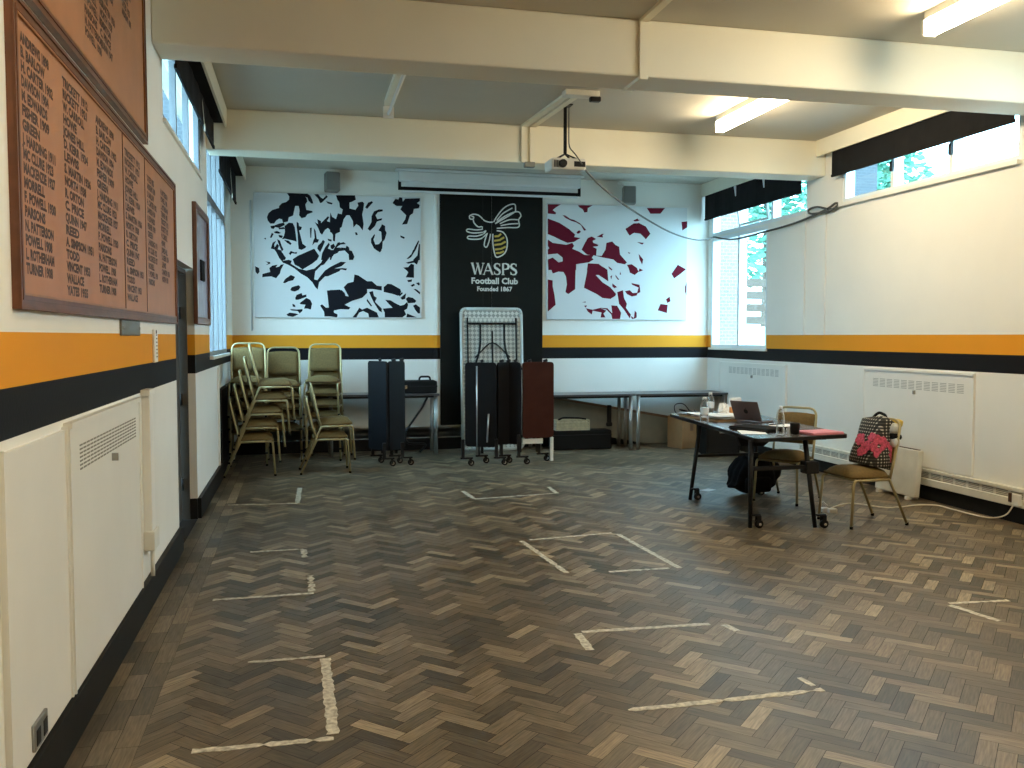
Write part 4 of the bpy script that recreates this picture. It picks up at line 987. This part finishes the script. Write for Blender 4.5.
P = [(rnd.uniform(-.07, .22), rnd.uniform(-.14, .14), rnd.uniform(.01, .06)) for _ in range(22)]
mb.tube(bend(P, .05, 3), .007, 6); mb.box(-.02, .10, -.05, .03, 0, .04, bev=.008); mb.build('leads', M['black'], t)
MB().tube(bend([(-.05, -.02, .02), (-.16, -.02, .02), (-.17, .0, .12), (-.05, .03, .13), (.02, .0, .03)], .05), .005, 6).build('loop', M['black'], t)
flat('notepad', 'open white notepad beside the laptop', 'notepad', 4.17, 7.28, .21, .30, .006, R(-30), M['paper'])
t = thing('stylus_pen', 'black pen lying across the white notepad', 'pen', (4.16, 7.33, TZ + .0115), R(15)); MB().tube([(-.09, 0, 0), (.08, 0, 0), (.09, 0, 0)], [.005, .005, .001], 8).build('barrel', M['black'], t)
flat('pink_folder', 'pink card folder at the near end of the laptop table', 'folder', 4.15, 6.63, .31, .23, .022, R(8), M['pink'], part='cover', bev=.006)
flat('printed_sheet', 'pale sheet lying at the near corner of the laptop table', 'sheet', 3.66, 6.85, .21, .29, .002, R(-20), M['paper'])
t = thing('coffee_cup', 'dark cup standing beside the pink folder', 'cup', (3.925, 6.63, TZ))
MB().lathe([(.030, 0), (.036, .005), (.040, .085), (.041, .095), (.037, .095), (.034, .01), (.001, .008)], seg=18).build('cup', M['black'], t)
t = thing('earphone_case', 'small white earphone case beside the laptop sleeve', 'earphone case', (3.84, 6.92, TZ)); MB().box(-.03, .03, -.022, .022, 0, .024, bev=.010, seg=3).build('case', M['whitep'], t)
cable('charging_lead', 'short white lead curled on the table near the earphone case', [(3.87, 6.94, TZ + .006), (3.93, 7.0, TZ + .006), (3.97, 6.95, TZ + .006), (4.02, 7.02, TZ + .006), (4.05, 6.97, TZ + .006)], .005, M['whitep'], 'lead')
t = thing('red_glasses', 'dark red folded spectacles behind the pink folder', 'spectacles', (4.14, 6.98, TZ), R(20))
g = MB().tube(arc((-.035, 0, .022), .022, 0, 2 * math.pi, 12, (1, 0, 0), (0, 0, 1)), .004, 6).tube(arc((.035, 0, .022), .022, 0, 2 * math.pi, 12, (1, 0, 0), (0, 0, 1)), .004, 6).tube([(-.013, 0, .028), (.013, 0, .028)], .004, 6)
g.tube([(-.057, 0, .025), (-.05, .10, .012), (.03, .12, .006)], .004, 6).tube([(.057, 0, .025), (.05, .10, .012)], .004, 6); g.build('spectacle_frame', M['redlam'], t)

# black holdall under the table
t = thing('black_holdall', 'bulging black holdall on the floor under the laptop table', 'bag', (4.30, 8.02, 0), R(5))
mb = MB(); bmesh.ops.create_icosphere(mb.bm, subdivisions=4, radius=1)
rnd = random.Random(2)
for v in mb.bm.verts:
    x, y, z = v.co; k = 1 + .06 * math.sin(9 * x + 3 * z) + .04 * math.sin(14 * y + 5 * x)
    px_ = math.copysign(abs(x) ** .75, x) * .31; pz = (z + 1) * .5
    hgt = .40 if x > -.45 else .40 * (1 - .55 * min(1, (-x - .45) / .5))
    v.co = Vector((px_ * k * (1 - .28 * pz), math.copysign(abs(y) ** .8, y) * .16 * k, max(0, pz ** .75 * hgt * (1 + .05 * math.sin(8 * x)))))
mb.build('bag_body', M['bcloth'], t, smooth=True)
MB().tube(bend([(-.12, -.10, .30), (-.10, -.13, .40), (.08, -.13, .40), (.10, -.10, .31)], .05), .012, 8).build('carry_handle', M['black'], t)
MB().box(-.18, .10, -.185, -.12, .04, .19, bev=.03, seg=3).build('front_pocket', M['bcloth'], t)
t = thing('glossy_magazine', 'white leaflet lying on the floor beside the black holdall', 'leaflet', (3.96, 8.30, .001), R(30)); MB().box(-.07, .07, -.05, .05, 0, .003).build('leaflet', M['paper'], t)

# boxes and speaker case beneath the tables
def carton(label, x0, x1, y0, y1, h, rz, m, z=0, name='cardboard_box', cat='box'):
    t = thing(name, label, cat, ((x0 + x1) / 2, (y0 + y1) / 2, z), rz); w, d = (x1 - x0) / 2, (y1 - y0) / 2
    MB().box(-w, w, -d, d, 0, h, bev=.004).build('carton', m, t)
    MB().box(-w, w, -.03, .03, h, h + .0015).box(-.03, .03, -d - .0012, -d, h * .55, h).build('packing_tape', M['tan'], t)
carton('tan cardboard box on the floor under the long table behind the laptop table', 5.008, 5.358, 11.50, 11.80, .44, R(20), M['card'])
t = thing('speaker_cabinet', 'black speaker cabinet on the floor behind the laptop table', 'speaker', (5.27, 10.78, 0), R(-4))
MB().box(-.23, .23, -.18, .18, .02, .40, bev=.015).build('cabinet', M['rubber'], t)
MB().box(-.20, .20, -.188, -.18, .05, .37, bev=.004).build('front_grille', M['black'], t)
ft = MB()
for sx in (-.17, .17):
    for sy in (-.12, .12): ft.lathe([(.02, 0), (.024, .02)], sx, sy)
ft.build('foot', M['rubber'], t)
MB().box(-.06, .06, -.2, -.186, .30, .325, bev=.004).build('handle', M['steel'], t)

# ------------------------------------------------------------------ long tables along the back wall
def bench_table(label, x0, x1, y0, y1, z, legs_at):
    t = thing('trestle_table', label, 'table', ((x0 + x1) / 2, (y0 + y1) / 2, 0)); w, d = (x1 - x0) / 2, (y1 - y0) / 2
    MB().box(-w, w, -d, d, z - .028, z, bev=.006).build('tabletop', M['lam'], t)
    MB().box(-w + .05, w - .05, -d + .05, -d + .07, z - .055, z - .028).box(-w + .05, w - .05, d - .07, d - .05, z - .055, z - .028).build('apron', M['black'], t)
    for xx in (-w + .045, w - .045):
        for yy in (-d + .05, d - .05):
            MB().tube([(xx, yy, 0), (xx, yy, z - .028)], .026, 10).build('leg', M['grey'], t)
bench_table('long dark table against the back wall right of the red-brown folded table', 3.02, 4.40, 11.50, 12.08, .765, 0)
bench_table('long dark table against the back wall behind the laptop table', 4.41, 5.77, 11.48, 12.08, .765, 0)
bench_table('dark table against the back wall behind the chair stacks', .30, 1.74, 11.62, 12.1, .80, 0)
t = thing('equipment_case', 'black equipment case on the table left of the banner', 'case', (1.475, 11.85, .80))
MB().box(-.245, .245, -.16, .16, 0, .165, bev=.02).build('case_body', M['rubber'], t)
MB().box(-.247, .247, -.162, .162, .085, .10).build('rim', M['black'], t)
MB().tube(bend([(.02, -.04, .16), (.03, -.04, .215), (.16, -.04, .215), (.17, -.04, .16)], .03), .013, 8).build('handle', M['black'], t)
MB().box(-.19, -.15, -.172, -.16, .06, .11, bev=.003).build('latch', M['steel'], t)
cable('floor_lead', 'black lead hanging down from the equipment case beneath its table', [(1.60, 11.75, .76), (1.52, 11.70, .62), (1.42, 11.68, .48), (1.30, 11.66, .30), (1.33, 11.66, .16), (1.55, 11.66, .14), (1.48, 11.68, .03)], .014, M['black'], 'lead')
t = thing('amplifier_case', 'long low black case on the floor under the right long table', 'case', (3.71, 11.80, 0))
MB().box(-.42, .42, -.13, .13, 0, .265, bev=.025, seg=3).build('case_body', M['rubber'], t)
MB().box(-.42, .42, -.135, .135, .20, .208).build('seam', M['black'], t)
t = thing('storage_crate', 'small cream plastic crate standing on the long black case', 'crate', (3.58, 11.80, .265))
c = MB()
c.box(-.24, .24, -.10, .10, 0, .012)
for k in range(4): c.box(-.24, .24, -.10, -.09, .012 + k * .036, .034 + k * .036).box(-.24, .24, .09, .10, .012 + k * .036, .034 + k * .036).box(-.24, -.23, -.10, .10, .012 + k * .036, .034 + k * .036).box(.23, .24, -.10, .10, .012 + k * .036, .034 + k * .036)
for k in range(9): c.box(-.24 + k * .0585, -.228 + k * .0585, -.10, -.09, 0, .142)
c.build('crate_body', M['cream'], t)
MB().box(-.22, .22, -.085, .085, .014, .11).build('contents', M['cream'], t)
MB().tube(bend([(-.20, -.06, .14), (-.14, -.06, .175), (.10, -.05, .165), (.2, -.05, .15)], .05), .014, 6).build('coiled_lead', M['black'], t)
# board leaning on its long edge behind the table legs
t = thing('spare_tabletop', 'dark edged spare tabletop leaning tilted under the long table', 'tabletop', (4.2, 12.02, .02))
mb = MB(); mb.prism([(-.95, 0, .30), (-.95, 0, .71), (.98, 0, .37), (.90, 0, .0), (.55, 0, .0)], (0, .02, 0)); mb.build('board', M['olive'], t)
e = MB(); e.prism([(-.95, -.004, .68), (-.95, -.004, .715), (.98, -.004, .375), (.98, -.004, .34)], (0, .028, 0)); e.build('edge_strip', M['tan'], t)
br = MB().box(-.03, .03, -.05, -.001, .28, .56, bev=.012).box(-.045, .045, -.055, -.001, .26, .32, bev=.02); br.build('leg_bracket', M['black'], t)

# ------------------------------------------------------------------ folded tables
def fold_unit(label, x, y, leaves, ztop, zbot, frame=True, casters=()):
    """mobile table folded up: two leaves hanging upright from a wheeled frame. leaves = ((dx,dy),(material)) seen from the hinge corner"""
    t = thing('folded_table', label, 'folded table', (x, y, 0), 0, None)
    for (dx, dy, m, zb) in leaves:
        L = math.hypot(dx, dy); a = math.atan2(dy, dx); mt = Matrix.Rotation(a, 4, 'Z')
        pts = rounded([(0.012, zb), (L, zb), (L, ztop), (0.012, ztop)], .045)
        MB().prism([(p.x, 0, p.y) for p in pts], (0, .03, 0), mtx=mt).build('table_leaf', m, t)
    f = MB()
    (d1, e1, _, _), (d2, e2, _, _) = leaves[0], leaves[1]
    c1, c2 = (d1 * .55 + d2 * .25, e1 * .5 + .08), (d2 * .6 + d1 * .1, e2 * .5 + .09)
    for cx_, cy_ in (c1, c2): f.box(cx_ - .015, cx_ + .015, cy_ + .04, cy_ + .07, .12, ztop - .05)
    f.box(min(c1[0], c2[0]), max(c1[0], c2[0]), min(c1[1], c2[1]) + .045, max(c1[1], c2[1]) + .065, ztop - .10, ztop - .07)
    f.box(min(c1[0], c2[0]), max(c1[0], c2[0]), min(c1[1], c2[1]) + .045, max(c1[1], c2[1]) + .065, .30, .33)
    f.build('frame', M['black'], t)
    k = MB()
    for q in (.2, .7): k.tube([(d2 * q, e2 * q + .05, ztop + .005), (d2 * q + .05, e2 * q + .05, ztop + .02)], .018, 8)
    k.tube([(d1 * .5, e1 * .5 + .05, ztop + .005), (d1 * .5 + .03, e1 * .5 + .05, ztop + .022)], .018, 8)
    k.build('hinge', M['black'], t)
    for (cx_, cy_) in casters:
        lg = MB().box(cx_ - .018, cx_ + .018, cy_ - .018, cy_ + .018, .10, zbot + .10).box(cx_ - .03, cx_ + .12, cy_ - .02, cy_ + .02, .085, .105, bev=.004).build('leg', M['black'], t)
        w = MB().tube([(cx_ + .10, cy_ - .014, .038), (cx_ + .10, cy_ + .014, .038)], .038, 14).box(cx_ + .08, cx_ + .105, cy_ - .022, cy_ - .016, .03, .095).box(cx_ + .08, cx_ + .105, cy_ + .016, cy_ + .022, .03, .095); w.build('castor', M['black'], lg)
        MB().tube([(cx_ + .10, cy_ - .018, .038), (cx_ + .10, cy_ + .018, .038)], .018, 10).build('castor_hub', M['steel'], lg)
    return t
fold_unit('black folded table on castors standing alone left of the banner', .995, 10.72,
          [(-.195, .33, M['litlam'], .18), (.215, .20, M['darklam'], .18)], 1.25, .18, casters=[(-.17, .30), (-.06, -.02), (.16, .02), (.05, .22)])
u = fold_unit('black folded table on castors leftmost of the pair before the banner', 2.27, 10.50,
          [(-.36, .16, M['darklam'], .22), (.20, .12, M['darklam'], .24)], 1.235, .22, casters=[(-.42, .02), (-.20, .20), (-.02, -.02), (.08, .16)])
MB().tube([(-.235, .085, .12), (-.235, .08, 1.19)], .014, 8).build('steel_post', M['grey'], u)
MB().tube([(-.13, .0, .28), (-.11, .0, .62)], .010, 8).build('stay_rod', M['grey'], u)
u = fold_unit('folded table on castors with a red-brown leaf before the banner', 2.58, 10.54,
          [(-.15, .10, M['darklam'], .24), (.415, .06, M['redlam'], .31)], 1.235, .26, casters=[(-.05, -.04), (.26, .18)])
MB().box(.02, .27, .03, .05, .24, .30).box(.375, .41, .05, .09, .02, .31).build('white_underframe', M['whitep'], u)

# white plastic folding table on end
t = thing('plastic_folding_table', 'white plastic folding table stood on end against the banner', 'folding table', (2.505, 11.86, 0))
tilt = Matrix.Rotation(R(-4), 4, 'X')
w, h = .415, 1.92
pts = rounded([(-w, .02), (w, .02), (w, h), (-w, h)], .07)
MB().prism([(p.x, 0, p.y) for p in pts], (0, .022, 0), mtx=tilt).build('tabletop', M['lattice'], t)
rim = MB()
for k in range(len(pts)):
    a, b = pts[k - 1], pts[k]; rim.tube([tilt @ Vector((a.x, .0, a.y)), tilt @ Vector((b.x, .0, b.y))], .022, 8)
rim.build('rim', mat('table_rim_plastic', (.50, .51, .48), .5), t)
f = MB(); T2 = lambda *p: tilt @ Vector(p)
for sx in (-1, 1): f.tube([T2(sx * .335, -.03, .12), T2(sx * .335, -.03, 1.80)], .012, 8)
f.tube([T2(-.335, -.03, 1.72), T2(.335, -.03, 1.72)], .014, 8).tube([T2(-.335, -.03, .25), T2(.335, -.03, .25)], .014, 8); f.build('frame', M['rubber'], t)
for sx in (-1, 1): MB().tube([T2(*p) for p in bend([(sx * .165, -.05, 1.72), (sx * .165, -.05, 1.38), (sx * .27, -.05, 1.08), (sx * .27, -.05, .55)], .15, 6)], .015, 8).build('leg', M['rubber'], t)
MB().tube([T2(0, -.045, 1.62), T2(0, -.045, 1.05)], .012, 8).tube([T2(*p) for p in bend([(-.24, -.045, 1.26), (0, -.045, 1.50), (.24, -.045, 1.26)], .12)], .010, 8).build('brace', M['rubber'], t)

# ------------------------------------------------------------------ tape marks on the floor
TAPES = [((-.42, 3.47), (.10, 3.46), .042, 'long worn white tape strip nearest the left wall at the bottom of the view'),
 ((.10, 3.50), (.09, 4.35), .055, 'wide worn white tape strip running away from the viewer at lower left'),
 ((-.27, 4.38), (.09, 4.38), .030, 'broken white tape strip at the far end of the wide tape strip'),
 ((-.53, 5.48), (.05, 5.49), .040, 'thin white tape strip across the floor beside the radiator cover'),
 ((.035, 5.90), (.04, 5.53), .050, 'short stub of white tape meeting the strip beside the radiator cover'),
 ((-.38, 6.65), (-.01, 6.66), .035, 'faint white tape strip across the floor level with the door'),
 ((-.01, 6.64), (.0, 6.41), .050, 'tiny stub of white tape at the end of the faint strip level with the door'),
 ((-.68, 8.57), (-.06, 8.51), .030, 'fine white tape line in front of the chair stacks'),
 ((-.04, 9.38), (-.06, 8.53), .055, 'white tape strip pointing toward the low two-chair stack'),
 ((1.55, 8.82), (1.58, 8.38), .050, 'short white tape strip on the left end of the line before the folded tables'),
 ((1.58, 8.36), (2.45, 8.49), .035, 'white tape line across the floor before the folded tables'),
 ((2.45, 8.86), (2.43, 8.50), .050, 'short white tape strip on the right end of the line before the folded tables'),
 ((1.60, 6.55), (1.67, 5.59), .045, 'white tape strip running away from the viewer in the middle of the floor'),
 ((1.67, 6.57), (2.36, 6.66), .035, 'white tape line across the far side of the middle rectangle'),
 ((2.39, 6.61), (2.44, 5.54), .045, 'white tape strip along the side of the middle rectangle nearest the laptop table'),
 ((1.95, 5.55), (2.37, 5.55), .040, 'white tape line across the near side of the middle rectangle'),
 ((1.38, 4.42), (1.37, 4.17), .050, 'short stub of white tape at the left corner of the lower middle line'),
 ((1.41, 4.44), (2.12, 4.41), .042, 'white tape line across the lower middle of the floor'),
 ((2.19, 4.38), (2.21, 4.27), .045, 'torn scrap of white tape right of the lower middle line'),
 ((1.30, 3.45), (2.21, 3.46), .045, 'long white tape strip at the bottom of the view, right of centre'),
 ((2.18, 3.61), (2.19, 3.51), .030, 'small scrap of white tape at the right end of the long bottom strip'),
 ((3.62, 4.41), (3.68, 4.10), .045, 'white tape strip pointing toward the viewer at the right'),
 ((3.64, 4.44), (4.02, 4.41), .038, 'white tape strip across the floor at the right')]
rnd = random.Random(21)
for a, b, w, lab in TAPES:
    A, B = Vector((*a, 0)), Vector((*b, 0)); L = (B - A).length; d = (B - A) / L; s = Vector((-d.y, d.x, 0))
    n = max(4, int(L / .025)); mb = MB(); cut = [k for k in range(n) if rnd.random() < .05]
    prev = None
    for k in range(n + 1):
        e0, e1 = w / 2 * rnd.uniform(.65, 1.05), w / 2 * rnd.uniform(.65, 1.05)
        p = A + d * (L * k / n)
        cur = (p + s * e0, p - s * e1)
        if k in cut: e0 *= .25; e1 *= .1; cur = (p + s * e0, p - s * e1)
        if prev: mb.prism([prev[0], cur[0], cur[1], prev[1]], (0, 0, .0012))
        prev = cur
    o = mb.build('floor_tape', M['tape']); tag(o, lab, 'tape', 'worn tape marks on the floor')

# ------------------------------------------------------------------ outdoors
struct(MB().box(-40, 60, -30, 60, -.5, -.14).build('ground', M['grass']), 'pale paved ground outside', 'ground')
def building(label, x0, x1, y0, y1, h, m):
    t = thing('brick_building', label, 'building', ((x0 + x1) / 2, (y0 + y1) / 2, -.14)); w, d = (x1 - x0) / 2, (y1 - y0) / 2
    MB().box(-w, w, -d, d, 0, h).build('wall', m, t)
    MB().box(-w - .1, w + .1, -d - .1, d + .1, h, h + .12).build('roof_edge', M['render'], t)
    return t
building('pale brick wing just outside the corner window', 6.1, 6.99, 13.6, 14.2, 5.5, M['brick'])
building('added grey brick block dimming the sky in the left windows', -7, -.92, 13.2, 14.2, 11, M['greybrick'])  # block put in to cover the bright sky behind the left windows
building('blue-grey brick house seen through the high right window', 10.5, 11.2, 16, 16.7, 7.5, M['greybrick'])
t = thing('garden_fence', 'dark slatted fence above a pale wall beyond the corner window', 'fence', (12.4, 18.5, -.14))
MB().box(-3, 2, 0, .2, 0, 1.9).build('base_wall', M['render'], t)
s = MB()
for k in range(4): s.box(-3, 2, -.02, .02, 1.95 + k * .28, 2.13 + k * .28)
s.build('slat_panel', M['bark'], t)
def tree(label, x, y, h, r, seed):
    t = thing('broad_tree', label, 'tree', (x, y, -.14)); rnd = random.Random(seed)
    MB().tube([(0, 0, 0), (.05, .05, h * .4), (0, .1, h * .8)], [.22, .16, .05], 8).build('trunk', M['bark'], t)
    mb = MB()
    for _ in range(2600):
        v = Vector((rnd.gauss(0, 1), rnd.gauss(0, 1), rnd.gauss(0, 1))).normalized() * r * rnd.random() ** .4
        c = Vector((v.x, v.y, v.z * 1.15 + h * .72)); s = rnd.uniform(.10, .2)
        q = Matrix.Rotation(rnd.uniform(0, 6.3), 3, 'Z') @ Matrix.Rotation(rnd.uniform(-1.2, 1.2), 3, 'X')
        mb.poly([c + q @ Vector(p) for p in ((-s, 0, 0), (0, -s * .55, 0), (s, 0, 0), (0, s * .55, 0))])
    mb.build('foliage', M['leaf'], t, normals=False)
tree('leafy tree beyond the fence outside the corner window', 13.0, 23.6, 7.5, 2.1, 1)
tree('leafy tree beside the blue-grey brick house outside', 16.9, 24.2, 8.0, 1.7, 2)

# ------------------------------------------------------------------ light
wd = bpy.data.worlds.new('sky'); SC.world = wd; wd.use_nodes = True
nt = wd.node_tree; bg = nt.nodes['Background']
bg.inputs['Color'].default_value = (.46, .77, 1.0, 1); bg.inputs['Strength'].default_value = 19.0
SC.view_settings.view_transform = 'Standard'; SC.view_settings.look = 'None'; SC.view_settings.gamma = 1
SC.view_settings.use_curve_mapping = False; SC.view_settings.exposure = -.08
SC.cycles.max_bounces = 10; SC.cycles.diffuse_bounces = 6; SC.cycles.transparent_max_bounces = 12
SC.cycles.caustics_reflective = False; SC.cycles.caustics_refractive = False
SC.cycles.sample_clamp_indirect = 8
